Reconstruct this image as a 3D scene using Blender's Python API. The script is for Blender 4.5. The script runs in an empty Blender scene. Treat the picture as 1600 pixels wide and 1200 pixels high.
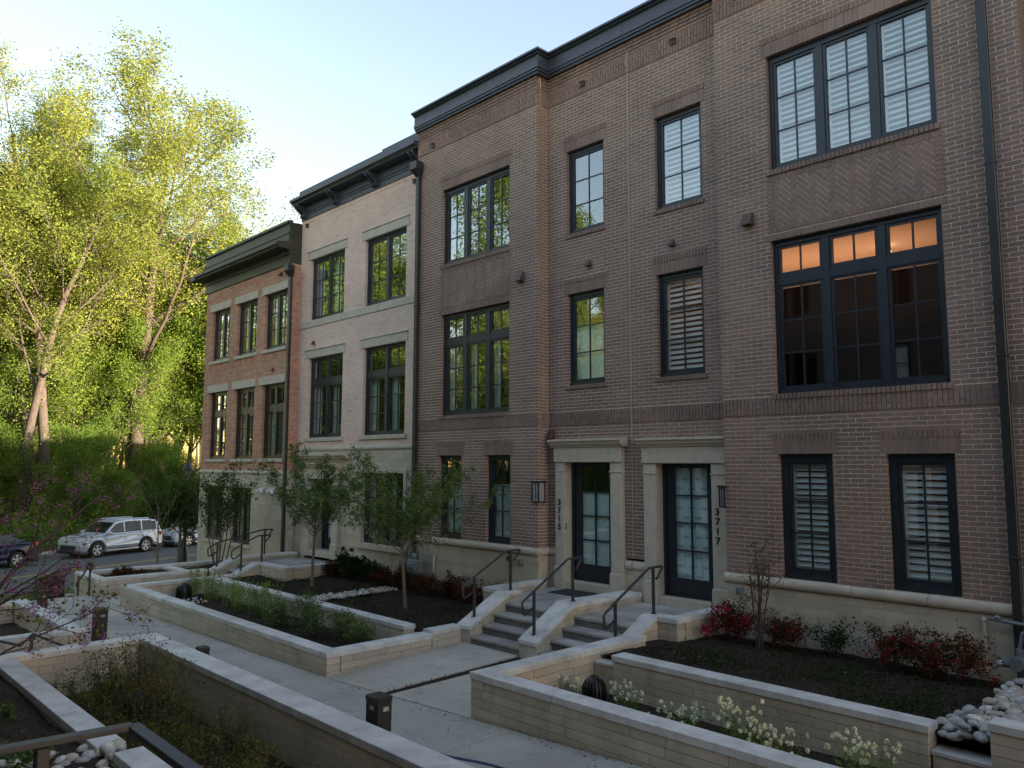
import bpy, math, random
import numpy as np
from mathutils import Vector, Matrix
C = bpy.context.scene.collection
S = bpy.context.scene
rnd = random.Random(7)
R_ = math.radians

# ---------------------------------------------------------------- camera
YAW, PITCH, ROLL = 0.80512375, 0.1019831, 0.00197528
fw = Vector((-math.sin(YAW)*math.cos(PITCH), math.cos(YAW)*math.cos(PITCH), math.sin(PITCH)))
rt = Vector((math.cos(YAW), math.sin(YAW), 0)); up = rt.cross(fw)
r2 = rt*math.cos(ROLL)+up*math.sin(ROLL); u2 = up*math.cos(ROLL)-rt*math.sin(ROLL)
cam = bpy.data.cameras.new('camera'); camo = bpy.data.objects.new('camera', cam); C.objects.link(camo)
camo.matrix_world = Matrix(((r2.x, u2.x, -fw.x, 0), (r2.y, u2.y, -fw.y, 0), (r2.z, u2.z, -fw.z, 0), (0, 0, 0, 1)))
cam.sensor_width = 36; cam.lens = 27.59; cam.clip_start = 0.05; cam.clip_end = 2000
S.camera = camo

# ---------------------------------------------------------------- light
SUN_AZ, SUN_EL = R_(64), R_(5.5)        # azimuth measured from +Y towards +X
w = bpy.data.worlds.new('World'); S.world = w; w.use_nodes = True
nt = w.node_tree; bg = nt.nodes['Background']; sky = nt.nodes.new('ShaderNodeTexSky')
sky.sky_type = 'NISHITA'; sky.sun_disc = False; sky.sun_elevation = SUN_EL; sky.sun_rotation = SUN_AZ
sky.air_density = 1.0; sky.dust_density = 0.6; sky.ozone_density = 0.9
nt.links.new(sky.outputs[0], bg.inputs[0]); bg.inputs[1].default_value = 0.15
sl = bpy.data.lights.new('sun', 'SUN'); sl.energy = 5.0; sl.angle = R_(0.53); sl.color = (1.0, 0.86, 0.66)
so = bpy.data.objects.new('sun', sl); C.objects.link(so)
sd = Vector((math.sin(SUN_AZ)*math.cos(SUN_EL), math.cos(SUN_AZ)*math.cos(SUN_EL), math.sin(SUN_EL)))
so.rotation_euler = sd.to_track_quat('Z', 'Y').to_euler(); so.location = (30, 30, 60)
S.view_settings.view_transform = 'Standard'; S.view_settings.look = 'None'
S.view_settings.exposure = 2.35; S.view_settings.gamma = 1; S.view_settings.use_curve_mapping = False
S.view_settings.use_white_balance = True; S.view_settings.white_balance_temperature = 6950; S.view_settings.white_balance_tint = 21

# ---------------------------------------------------------------- materials
def newmat(name):
    m = bpy.data.materials.new(name); m.use_nodes = True
    return m, m.node_tree, m.node_tree.nodes['Principled BSDF']
def N(t, typ, **k):
    n = t.nodes.new(typ)
    for a, b in k.items():
        if a.startswith('i_'): n.inputs[a[2:].replace('_', ' ')].default_value = b
        else: setattr(n, a, b)
    return n
def ramp(t, fac, stops):
    r = t.nodes.new('ShaderNodeValToRGB'); e = r.color_ramp.elements
    while len(e) < len(stops): e.new(0.5)
    for i, (p, c) in enumerate(stops): e[i].position = p; e[i].color = (*c, 1)
    t.links.new(fac, r.inputs[0]); return r.outputs[0]
def mixc(t, fac, a, b, mode='MIX'):
    m = N(t, 'ShaderNodeMix', data_type='RGBA', blend_type=mode)
    for s, v in ((m.inputs[0], fac), (m.inputs[6], a), (m.inputs[7], b)):
        if hasattr(v, 'is_output') or hasattr(v, 'links'): t.links.new(v, s)
        else: s.default_value = v if not isinstance(v, tuple) else (*v, 1)
    return m.outputs[2]
def noise(t, scale, detail=4, rough=0.6, dist=0.0, coord='Object', vscale=None):
    tc = N(t, 'ShaderNodeTexCoord'); out = tc.outputs[coord]
    if coord == 'World':
        out = N(t, 'ShaderNodeNewGeometry').outputs['Position']
    if vscale:
        mp = N(t, 'ShaderNodeMapping'); mp.inputs['Scale'].default_value = vscale
        t.links.new(out, mp.inputs[0]); out = mp.outputs[0]
    n = N(t, 'ShaderNodeTexNoise'); n.inputs['Scale'].default_value = scale
    n.inputs['Detail'].default_value = detail; n.inputs['Roughness'].default_value = rough
    n.inputs['Distortion'].default_value = dist
    t.links.new(out, n.inputs['Vector']); return n.outputs[0]
def bump(t, p, h, strength=0.3, dist=0.01):
    b = N(t, 'ShaderNodeBump'); b.inputs['Strength'].default_value = strength
    b.inputs['Distance'].default_value = dist
    t.links.new(h, b.inputs['Height']); t.links.new(b.outputs[0], p.inputs['Normal'])
def geo(t): return N(t, 'ShaderNodeNewGeometry')
def pos(t): return geo(t).outputs['Position']
def wnoise(t, scale, detail=4, rough=0.6, vscale=None):
    out = pos(t)
    if vscale:
        mp = N(t, 'ShaderNodeMapping'); mp.inputs['Scale'].default_value = vscale
        t.links.new(out, mp.inputs[0]); out = mp.outputs[0]
    n = N(t, 'ShaderNodeTexNoise'); n.inputs['Scale'].default_value = scale
    n.inputs['Detail'].default_value = detail; n.inputs['Roughness'].default_value = rough
    t.links.new(out, n.inputs['Vector']); return n.outputs[0]
def rand_piece(t):
    """random number per loose piece or per object, from its position"""
    g = geo(t); oi = N(t, 'ShaderNodeObjectInfo')
    a = N(t, 'ShaderNodeMath', operation='ADD'); t.links.new(g.outputs['Random Per Island'], a.inputs[0])
    t.links.new(oi.outputs['Random'], a.inputs[1])
    f = N(t, 'ShaderNodeMath', operation='FRACT'); t.links.new(a.outputs[0], f.inputs[0])
    return f.outputs[0]

def mat_pieces(name, stops, rough=0.85, fine=(60, 0.25), patch=(0.7, 0.25), bumps=(90, 0.25, 0.003), stain=None):
    m, t, p = newmat(name)
    c = ramp(t, rand_piece(t), stops)
    n1 = wnoise(t, fine[0], 5, 0.7)
    c = mixc(t, fine[1], c, ramp(t, n1, [(0.3, (0.35, 0.35, 0.35)), (0.7, (1.5, 1.5, 1.5))]), 'MULTIPLY')
    n2 = wnoise(t, patch[0], 4, 0.6)
    c = mixc(t, patch[1], c, ramp(t, n2, [(0.3, (0.5, 0.5, 0.5)), (0.7, (1.4, 1.38, 1.35))]), 'MULTIPLY')
    if stain:
        n3 = wnoise(t, 3.0, 5, 0.7, (1, 1, 0.12))
        c = mixc(t, ramp(t, n3, [(0.5, (0, 0, 0)), (0.75, (stain,)*3)]), c, (0.10, 0.095, 0.08))
    t.links.new(c, p.inputs['Base Color']); p.inputs['Roughness'].default_value = rough
    bump(t, p, wnoise(t, bumps[0], 4, 0.7), bumps[1], bumps[2]); return m
def mat_plain(name, col, rough=0.6, metal=0.0, var=0.25, scale=8, bstr=0.0, bscale=60, spec=0.5, vs=None, alt=None):
    m, t, p = newmat(name)
    n1 = wnoise(t, scale, 5, 0.65, vs)
    lo = tuple(x*(1-var) for x in col); hi = tuple(min(1, x*(1+var)) for x in (alt or col))
    t.links.new(ramp(t, n1, [(0.3, lo), (0.7, hi)]), p.inputs['Base Color'])
    p.inputs['Roughness'].default_value = rough; p.inputs['Metallic'].default_value = metal
    p.inputs['Specular IOR Level'].default_value = spec
    if bstr: bump(t, p, wnoise(t, bscale, 4, 0.7), bstr, 0.004)
    return m
BROWN = [(0, (0.229, 0.155, 0.128)), (0.35, (0.262, 0.176, 0.146)), (0.7, (0.293, 0.194, 0.159)), (0.94, (0.236, 0.166, 0.144)), (1, (0.188, 0.151, 0.139))]
REDB = [(0, (0.446, 0.191, 0.117)), (0.5, (0.558, 0.268, 0.170)), (0.85, (0.595, 0.330, 0.223)), (1, (0.391, 0.227, 0.170))]
BEIGEB = [(0, (0.780, 0.560, 0.475)), (0.5, (0.840, 0.617, 0.529)), (0.95, (0.860, 0.641, 0.548)), (1, (0.660, 0.475, 0.417))]
BLOCK = [(0, (0.475, 0.416, 0.324)), (0.5, (0.528, 0.464, 0.367)), (1, (0.594, 0.524, 0.417))]
M = {}
M['brown'] = mat_pieces('brown_brick', BROWN, patch=(0.9, 0.45), stain=0.22)
M['red'] = mat_pieces('red_brick', REDB)
M['beige'] = mat_pieces('beige_brick', BEIGEB)
M['block'] = mat_pieces('tan_block', BLOCK, fine=(40, 0.15), patch=(1.5, 0.3), bumps=(120, 0.3, 0.003), stain=0.35)
M['mortar'] = mat_plain('mortar', (0.74, 0.60, 0.50), 0.95, var=0.2, scale=20)
M['mortar_pale'] = mat_plain('pale_mortar', (0.50, 0.43, 0.38), 0.95, var=0.15, scale=20)
M['mortar_block'] = mat_plain('block_mortar', (0.50, 0.45, 0.37), 0.95, var=0.25, scale=4)
M['stone'] = mat_plain('cast_stone', (0.52, 0.46, 0.375), 0.8, var=0.14, scale=5, bstr=0.2, bscale=120)
M['coping'] = mat_pieces('coping_stone', [(0, (0.55, 0.545, 0.53)), (1, (0.67, 0.665, 0.65))], 0.8, fine=(70, 0.2), patch=(3.5, 0.5), bumps=(150, 0.2, 0.002), stain=0.25)
M['cornice'] = mat_plain('navy_cornice_paint', (0.048, 0.060, 0.088), 0.42, var=0.15, scale=3)
M['cornice_green'] = mat_plain('olive_cornice_paint', (0.040, 0.043, 0.032), 0.5, var=0.15, scale=3)
M['frame'] = mat_plain('navy_frame_paint', (0.018, 0.026, 0.036), 0.4, var=0.2, scale=4)
M['frame_dark'] = mat_plain('dark_frame_paint', (0.016, 0.020, 0.020), 0.45, var=0.2, scale=4)
M['door'] = mat_plain('navy_door_paint', (0.014, 0.02, 0.03), 0.38, var=0.15, scale=4)
M['metal'] = mat_plain('dark_rail_metal', (0.034, 0.036, 0.040), 0.55, metal=0.0, var=0.3, scale=30)
M['pipe'] = mat_plain('brown_downspout', (0.032, 0.034, 0.036), 0.4, metal=0.2, var=0.2, scale=3)
M['bollard'] = mat_plain('bollard_metal', (0.022, 0.022, 0.024), 0.5, metal=0.2, var=0.2, scale=10)
M['shutter'] = mat_plain('white_shutter', (0.82, 0.84, 0.82), 0.5, var=0.03)
M['shade'] = mat_plain('woven_shade', (0.66, 0.76, 0.74), 0.8, var=0.12, scale=60, vs=(1, 1, 0.15))
M['curtain'] = mat_plain('white_curtain', (0.60, 0.64, 0.62), 0.9, var=0.15, scale=14, vs=(6, 6, 0.05))
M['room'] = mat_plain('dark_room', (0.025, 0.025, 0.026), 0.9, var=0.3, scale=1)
M['ceiling'] = mat_plain('warm_ceiling', (0.62, 0.52, 0.42), 0.9, var=0.05)
M['roof'] = mat_plain('roof_membrane', (0.12, 0.12, 0.12), 0.9)
M['vent_brown'] = mat_plain('brown_vent_metal', (0.085, 0.05, 0.042), 0.5, var=0.15)
M['vent_dark'] = mat_plain('dark_scupper', (0.035, 0.022, 0.02), 0.7, var=0.2)
M['black'] = mat_plain('black_plastic', (0.008, 0.008, 0.009), 0.45, var=0.2)
M['gas'] = mat_plain('grey_meter_paint', (0.17, 0.20, 0.22), 0.45, metal=0.2, var=0.2, scale=12)
M['white'] = mat_plain('white_plastic', (0.6, 0.6, 0.58), 0.5, var=0.1)
M['chrome'] = mat_plain('bright_metal', (0.7, 0.72, 0.74), 0.2, metal=1.0, var=0.05)
M['rim'] = mat_plain('silver_rim_paint', (0.62, 0.64, 0.66), 0.35, metal=0.3, var=0.05)
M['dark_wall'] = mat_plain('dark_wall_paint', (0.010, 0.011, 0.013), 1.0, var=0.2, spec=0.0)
M['tyre'] = mat_plain('tyre_rubber', (0.015, 0.015, 0.015), 0.85, var=0.2)
M['silver'] = mat_plain('silver_car_paint', (0.46, 0.50, 0.56), 0.38, metal=0.35, var=0.03)
M['darkcar'] = mat_plain('dark_car_paint', (0.02, 0.026, 0.05), 0.2, metal=0.4, var=0.05)
M['plastic'] = mat_plain('dark_trim_plastic', (0.025, 0.025, 0.028), 0.6, var=0.1)
M['redlamp'] = mat_plain('red_tail_lamp', (0.45, 0.02, 0.015), 0.25, var=0.05)
M['headlamp'] = mat_plain('clear_head_lamp', (0.6, 0.62, 0.64), 0.12, metal=0.5, var=0.05)
M['lampglass'] = mat_plain('lantern_glass', (0.32, 0.33, 0.32), 0.25, var=0.2, scale=20)
M['yellow'] = mat_plain('yellow_line_paint', (0.50, 0.34, 0.09), 0.8, var=0.25, scale=6)
M['mat_'] = mat_plain('rubber_doormat', (0.022, 0.023, 0.026), 0.9, var=0.4, scale=40, bstr=0.5, bscale=200)
M['hose_blue'] = mat_plain('blue_hose', (0.03, 0.09, 0.18), 0.5, var=0.1)
M['hose_green'] = mat_plain('green_hose', (0.35, 0.55, 0.08), 0.5, var=0.1)
M['bark'] = mat_plain('grey_bark', (0.07, 0.057, 0.046), 0.95, var=0.45, scale=5, vs=(3, 3, 0.5), bstr=0.8, bscale=14)
M['bark_thin'] = mat_plain('smooth_bark', (0.16, 0.13, 0.105), 0.9, var=0.3, scale=20)
M['bark_dark'] = mat_plain('dark_twig_bark', (0.07, 0.045, 0.042), 0.9, var=0.3, scale=20)

def mat_glass(name, tint, k=2.4, rough=0.0):
    m, t, p = newmat(name); t.nodes.remove(p)
    out = t.nodes['Material Output']
    tr = N(t, 'ShaderNodeBsdfTransparent'); tr.inputs[0].default_value = (*tint, 1)
    gl = N(t, 'ShaderNodeBsdfGlossy'); gl.inputs['Roughness'].default_value = rough
    gl.inputs['Color'].default_value = (0.92, 0.97, 1, 1)
    fr = N(t, 'ShaderNodeFresnel'); fr.inputs[0].default_value = 1.5
    mu = N(t, 'ShaderNodeMath', operation='MULTIPLY', use_clamp=True); mu.inputs[1].default_value = k
    t.links.new(fr.outputs[0], mu.inputs[0]); mx = N(t, 'ShaderNodeMixShader')
    inv = N(t, 'ShaderNodeMath', operation='SUBTRACT'); inv.inputs[0].default_value = 1; t.links.new(geo(t).outputs['Backfacing'], inv.inputs[1])
    m2 = N(t, 'ShaderNodeMath', operation='MULTIPLY'); t.links.new(mu.outputs[0], m2.inputs[0]); t.links.new(inv.outputs[0], m2.inputs[1])
    t.links.new(m2.outputs[0], mx.inputs[0]); t.links.new(tr.outputs[0], mx.inputs[1]); t.links.new(gl.outputs[0], mx.inputs[2])
    t.links.new(mx.outputs[0], out.inputs[0]); return m
M['glass'] = mat_glass('window_glass', (0.95, 0.99, 0.985), 4.4)
M['carglass'] = mat_glass('car_glass', (0.10, 0.13, 0.13), 2.0)

def mat_leaf(name, a, b, trans=0.5, patch=0.25):
    m, t, p = newmat(name); t.nodes.remove(p); out = t.nodes['Material Output']
    g = geo(t); oi = N(t, 'ShaderNodeObjectInfo')
    c = mixc(t, g.outputs['Random Per Island'], a, b)
    n = wnoise(t, patch, 3, 0.6)
    c = mixc(t, 0.6, c, ramp(t, n, [(0.3, (0.6, 0.72, 0.6)), (0.7, (1.35, 1.2, 0.9))]), 'MULTIPLY')
    c = mixc(t, 0.5, c, ramp(t, oi.outputs['Random'], [(0, (0.65, 0.8, 0.7)), (1, (1.35, 1.2, 1.0))]), 'MULTIPLY')
    d = N(t, 'ShaderNodeBsdfDiffuse'); tl = N(t, 'ShaderNodeBsdfTranslucent'); mx = N(t, 'ShaderNodeMixShader')
    mx.inputs[0].default_value = trans
    t.links.new(c, d.inputs[0]); t.links.new(c, tl.inputs[0])
    t.links.new(d.outputs[0], mx.inputs[1]); t.links.new(tl.outputs[0], mx.inputs[2])
    t.links.new(mx.outputs[0], out.inputs[0]); return m
M['leaf_spring'] = mat_leaf('spring_leaves', (0.20, 0.26, 0.055), (0.34, 0.385, 0.115), patch=0.12)
M['leaf_green'] = mat_leaf('green_leaves', (0.12, 0.22, 0.045), (0.20, 0.30, 0.075), patch=0.15)
M['leaf_under'] = mat_leaf('understorey_leaves', (0.11, 0.21, 0.045), (0.18, 0.29, 0.07), patch=0.3)
M['leaf_bed'] = mat_leaf('small_tree_leaves', (0.085, 0.15, 0.05), (0.16, 0.25, 0.095), 0.35, 2)
M['leaf_dark'] = mat_leaf('dark_leaves', (0.018, 0.04, 0.015), (0.04, 0.075, 0.025), 0.2, 2)
M['leaf_mid'] = mat_leaf('mid_green_leaves', (0.04, 0.085, 0.022), (0.075, 0.13, 0.04), 0.35, 2)
M['leaf_olive'] = mat_leaf('olive_leaves', (0.10, 0.12, 0.035), (0.20, 0.20, 0.06), 0.4, 2)
M['leaf_lime'] = mat_leaf('fresh_leaves', (0.19, 0.32, 0.09), (0.30, 0.42, 0.14), 0.4, 2)
M['leaf_bronze'] = mat_leaf('bronze_leaves', (0.07, 0.03, 0.02), (0.13, 0.07, 0.035), 0.3, 2)
M['petal_red'] = mat_leaf('red_petals', (0.30, 0.012, 0.035), (0.42, 0.025, 0.06), 0.3, 2)
M['petal_rose'] = mat_leaf('rose_red_petals', (0.50, 0.02, 0.09), (0.62, 0.05, 0.16), 0.3, 2)
M['petal_white'] = mat_leaf('white_petals', (0.86, 0.86, 0.76), (0.95, 0.95, 0.90), 0.05, 2)
M['petal_pink'] = mat_leaf('magenta_petals', (0.30, 0.09, 0.32), (0.45, 0.18, 0.45), 0.3, 2)

def mat_concrete(name, a, b, scale=1.2, agg=130):
    m, t, p = newmat(name)
    c = ramp(t, wnoise(t, scale, 6, 0.65), [(0.3, a), (0.7, b)])
    c = mixc(t, 0.45, c, ramp(t, wnoise(t, agg, 3, 0.8), [(0.38, (0.3, 0.3, 0.3)), (0.62, (1.6, 1.6, 1.6))]), 'MULTIPLY')
    c = mixc(t, 0.35, c, ramp(t, wnoise(t, 0.35, 3, 0.5), [(0.35, (0.7, 0.7, 0.7)), (0.65, (1.25, 1.25, 1.25))]), 'MULTIPLY')
    st = ramp(t, wnoise(t, 1.6, 8, 0.8), [(0.52, (0, 0, 0)), (0.70, (0.5,)*3)])
    c = mixc(t, st, c, (0.09, 0.085, 0.075))
    t.links.new(c, p.inputs['Base Color']); p.inputs['Roughness'].default_value = 0.8
    bump(t, p, wnoise(t, agg, 3, 0.8), 0.35, 0.004); return m
M['path'] = mat_concrete('exposed_concrete', (0.34, 0.32, 0.29), (0.45, 0.43, 0.39))
M['walk'] = mat_concrete('entry_concrete', (0.44, 0.40, 0.345), (0.54, 0.50, 0.43), 1.5, 300)
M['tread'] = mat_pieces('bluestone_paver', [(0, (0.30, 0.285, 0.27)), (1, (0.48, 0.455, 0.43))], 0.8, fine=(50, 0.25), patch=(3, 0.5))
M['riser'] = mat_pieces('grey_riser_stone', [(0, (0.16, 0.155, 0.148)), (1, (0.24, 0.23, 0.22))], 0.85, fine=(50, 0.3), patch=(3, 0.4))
M['asphalt'] = mat_concrete('asphalt', (0.075, 0.08, 0.088), (0.10, 0.105, 0.112), 0.4, 60)
M['mulch'] = mat_plain('dark_mulch', (0.040, 0.029, 0.023), 1.0, var=0.7, scale=35, bstr=1.0, bscale=45, spec=0.1)
M['soil'] = mat_plain('brown_soil', (0.045, 0.033, 0.026), 1.0, var=0.6, scale=25, bstr=1.0, bscale=60, spec=0.1)
M['forest_floor'] = mat_plain('leafy_forest_floor', (0.05, 0.06, 0.02), 1.0, var=0.6, scale=1.5, bstr=1.0, bscale=6, spec=0.1)
M['chips'] = mat_pieces('mulch_chip', [(0, (0.025, 0.018, 0.015)), (0.75, (0.065, 0.047, 0.036)), (0.96, (0.11, 0.085, 0.065)), (1, (0.30, 0.26, 0.21))], 1.0)
M['grass'] = mat_plain('grass_ground', (0.06, 0.11, 0.03), 1.0, var=0.4, scale=3, bstr=0.5, spec=0.1)
M['rock'] = mat_pieces('river_stone', [(0, (0.24, 0.23, 0.23)), (0.3, (0.46, 0.45, 0.43)), (0.55, (0.40, 0.32, 0.25)), (0.8, (0.62, 0.62, 0.60)), (1, (0.28, 0.31, 0.34))], 0.7, fine=(25, 0.45), patch=(14, 0.4), bumps=(30, 0.4, 0.006))
m, t, p = newmat('patterned_curtain')
tc = N(t, 'ShaderNodeNewGeometry'); sx = N(t, 'ShaderNodeSeparateXYZ'); t.links.new(tc.outputs['Position'], sx.inputs[0])
def mth(t, op, a, b=0.0, c=None):
    n = N(t, 'ShaderNodeMath', operation=op)
    for i, v in enumerate((a, b) if c is None else (a, b, c)):
        if hasattr(v, 'links'): t.links.new(v, n.inputs[i])
        else: n.inputs[i].default_value = v
    return n.outputs[0]
row = mth(t, 'MULTIPLY', sx.outputs[2], 1/0.16); fz = mth(t, 'SUBTRACT', mth(t, 'FRACT', row), 0.5)
odd = mth(t, 'MULTIPLY', mth(t, 'FLOOR', row), 0.5)
fx = mth(t, 'SUBTRACT', mth(t, 'FRACT', mth(t, 'ADD', mth(t, 'MULTIPLY', sx.outputs[0], 1/0.24), odd)), 0.5)
r_ = mth(t, 'ADD', mth(t, 'MULTIPLY', mth(t, 'MULTIPLY', fx, fx), 9.0), mth(t, 'MULTIPLY', mth(t, 'MULTIPLY', fz, fz), 34.0))
cc = ramp(t, r_, [(0.25, (0.42, 0.56, 0.60)), (0.75, (0.42, 0.56, 0.60)), (0.9, (0.66, 0.80, 0.82)), (1.0, (0.70, 0.83, 0.85))])
t.links.new(cc, p.inputs['Base Color']); p.inputs['Roughness'].default_value = 0.9; M['pattern'] = m
def mat_emit(name, col, s):
    m, t, p = newmat(name); p.inputs['Emission Color'].default_value = (*col, 1)
    p.inputs['Emission Strength'].default_value = s; return m
M['bulb'] = mat_emit('lit_bulb', (1, 0.75, 0.45), 1.2)
def mat_bricktex(name):
    m, t, p = newmat(name); b = N(t, 'ShaderNodeTexBrick'); mp = N(t, 'ShaderNodeMapping')
    mp.inputs['Rotation'].default_value = (R_(90), 0, 0); t.links.new(pos(t), mp.inputs[0]); t.links.new(mp.outputs[0], b.inputs[0])
    b.inputs['Scale'].default_value = 1; b.inputs['Brick Width'].default_value = 0.203; b.inputs['Row Height'].default_value = 0.0625
    b.inputs['Mortar Size'].default_value = 0.006
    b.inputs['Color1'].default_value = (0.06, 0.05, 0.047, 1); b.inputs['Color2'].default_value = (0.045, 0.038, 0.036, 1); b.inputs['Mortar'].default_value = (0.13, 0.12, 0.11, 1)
    t.links.new(b.outputs[0], p.inputs['Base Color']); p.inputs['Roughness'].default_value = 0.9; return m
M['bricktex'] = mat_bricktex('far_side_brick')

# ---------------------------------------------------------------- mesh helpers
class MB:
    def __init__(s): s.v = []; s.f = []; s.m = []
    def add(s, vs, fs, m=0):
        b = len(s.v); s.v += [tuple(x) for x in vs]; s.f += [tuple(b+i for i in f) for f in fs]; s.m += [m]*len(fs); return s
    def box(s, x0, x1, y0, y1, z0, z1, m=0):
        return s.add([(x0, y0, z0), (x1, y0, z0), (x1, y1, z0), (x0, y1, z0), (x0, y0, z1), (x1, y0, z1), (x1, y1, z1), (x0, y1, z1)],
              [(0, 3, 2, 1), (4, 5, 6, 7), (0, 1, 5, 4), (1, 2, 6, 5), (2, 3, 7, 6), (3, 0, 4, 7)], m)
    def cbox(s, x0, x1, y0, y1, z0, z1, c=0.008, m=0):
        c = min(c, (x1-x0)*.4, (y1-y0)*.4, (z1-z0)*.4)
        vs = []; lv = [(z0, c), (z0+c, 0), (z1-c, 0), (z1, c)]
        for z, k in lv:
            X0, X1, Y0, Y1 = x0+k, x1-k, y0+k, y1-k
            cc = 0 if k else c
            vs += [(X0+cc, Y0, z), (X1-cc, Y0, z), (X1, Y0+cc, z), (X1, Y1-cc, z), (X1-cc, Y1, z), (X0+cc, Y1, z), (X0, Y1-cc, z), (X0, Y0+cc, z)]
        fs = [tuple(range(7, -1, -1)), tuple(range(24, 32))]
        for l in range(3):
            for i in range(8):
                j = (i+1) % 8; fs.append((l*8+i, l*8+j, l*8+8+j, l*8+8+i))
        return s.add(vs, fs, m)
    def hexa(s, lo, hi, m=0):
        """lo, hi: four (x,y,z) each, same winding (counter-clockwise from above)"""
        return s.add(list(lo)+list(hi), [(3, 2, 1, 0), (4, 5, 6, 7)]+[(i, (i+1) % 4, 4+(i+1) % 4, 4+i) for i in range(4)], m)
    def prism(s, poly, d0, d1, axis='y', m=0):
        """poly: 2D points; extruded along the axis from d0 to d1"""
        n = len(poly)
        if axis == 'y': P = lambda p, d: (p[0], d, p[1])
        elif axis == 'x': P = lambda p, d: (d, p[0], p[1])
        else: P = lambda p, d: (p[0], p[1], d)
        vs = [P(p, d0) for p in poly]+[P(p, d1) for p in poly]
        fs = [tuple(range(n)), tuple(range(2*n-1, n-1, -1))]+[(i, n+i, n+(i+1) % n, (i+1) % n) for i in range(n)]
        return s.add(vs, fs, m)
    def tube(s, pts, rad, n=8, m=0, caps=True, closed=False):
        pts = [Vector(p) for p in pts]; k = len(pts)
        if not hasattr(rad, '__len__'): rad = [rad]*k
        vs = []; prev = None
        for i, p in enumerate(pts):
            a = pts[max(0, i-1)]; b = pts[min(k-1, i+1)]; d = (b-a)
            if d.length < 1e-9: d = Vector((0, 0, 1))
            d.normalize()
            if prev is None:
                u = d.cross(Vector((0, 0, 1)))
                if u.length < 0.05: u = d.cross(Vector((1, 0, 0)))
            else: u = prev - d*prev.dot(d)
            u.normalize(); prev = u; v = d.cross(u)
            for j in range(n):
                an = 2*math.pi*j/n; vs.append(p+(u*math.cos(an)+v*math.sin(an))*rad[i])
        fs = []
        for i in range(k-1):
            for j in range(n): fs.append((i*n+j, i*n+(j+1) % n, (i+1)*n+(j+1) % n, (i+1)*n+j))
        if caps: fs += [tuple(range(n-1, -1, -1)), tuple(range((k-1)*n, k*n))]
        return s.add(vs, fs, m)
    def lathe(s, prof, c, n=16, m=0):
        vs = []; k = len(prof)
        for r, z in prof:
            for j in range(n): a = 2*math.pi*j/n; vs.append((c[0]+r*math.cos(a), c[1]+r*math.sin(a), c[2]+z))
        fs = [(i*n+j, i*n+(j+1) % n, (i+1)*n+(j+1) % n, (i+1)*n+j) for i in range(k-1) for j in range(n)]
        fs += [tuple(range(n-1, -1, -1)), tuple(range((k-1)*n, k*n))]
        return s.add(vs, fs, m)
    def sweepx(s, prof, x0, x1, m=0):
        """closed profile in (y,z), swept along x"""
        return s.prism(prof, x0, x1, 'x', m)
    def mesh(s, name, mats, smooth=False):
        me = bpy.data.meshes.new(name); me.from_pydata(s.v, [], s.f)
        for q in (mats if isinstance(mats, (list, tuple)) else [mats]): me.materials.append(M[q] if isinstance(q, str) else q)
        if any(s.m): me.polygons.foreach_set('material_index', s.m)
        if smooth: me.polygons.foreach_set('use_smooth', [True]*len(s.f))
        me.update(); return me
def fixn(me):
    import bmesh
    bm = bmesh.new(); bm.from_mesh(me); bmesh.ops.recalc_face_normals(bm, faces=bm.faces); bm.to_mesh(me); bm.free(); return me
def link(name, me, parent=None, loc=None):
    o = bpy.data.objects.new(name, me); C.objects.link(o)
    if loc is not None: o.location = loc
    if parent is not None:
        o.parent = parent; o.matrix_parent_inverse = parent.matrix_basis.inverted()
    return o
def obj(name, mb, mats, parent=None, smooth=False, kind=None, fix=False):
    me = mb.mesh(name, mats, smooth)
    if fix: fixn(me)
    o = link(name, me, parent)
    if kind: o['kind'] = kind
    return o
def bevel(o, w=0.01, seg=2):
    b = o.modifiers.new('bevel', 'BEVEL'); b.width = w; b.segments = seg; b.limit_method = 'ANGLE'; return o
def tag(o, label=None, cat=None, group=None, kind=None):
    if label: o['label'] = label
    if cat: o['category'] = cat
    if group: o['group'] = group
    if kind: o['kind'] = kind
    return o
def thing(name, label, cat, loc, group=None, rz=0):
    o = bpy.data.objects.new(name, None); C.objects.link(o); o.location = loc; o.rotation_euler[2] = rz
    o.empty_display_size = 0.2; return tag(o, label, cat, group)
def copy_thing(root, loc, rz=None, label=None, group=None, scale=None):
    r = root.copy(); C.objects.link(r); r.location = loc
    if rz is not None: r.rotation_euler[2] = rz
    if scale: r.scale = (scale,)*3
    if label: r['label'] = label
    if group: r['group'] = group
    for ch in root.children:
        c = ch.copy(); C.objects.link(c); c.parent = r
        for g in ch.children:
            d = g.copy(); C.objects.link(d); d.parent = c
    return r
def struct(name, mb, mats, smooth=False, parent=None):
    o = obj(name, mb, mats, parent, smooth)
    if parent is None: o['kind'] = 'structure'
    return o

# ================================================================ HOUSES
BL, BH = 0.203, 0.0625
mesh_cache = {}
def box_mesh(w, d, h, mat, name='brick', c=0.0):
    k = (round(w, 3), round(d, 3), round(h, 3), mat, name, c)
    if k not in mesh_cache:
        b = MB()
        if c: b.cbox(-w/2, w/2, -d/2, d/2, -h/2, h/2, c)
        else: b.box(-w/2, w/2, -d/2, d/2, -h/2, h/2)
        mesh_cache[k] = b.mesh(name, mat)
    return mesh_cache[k]

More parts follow.
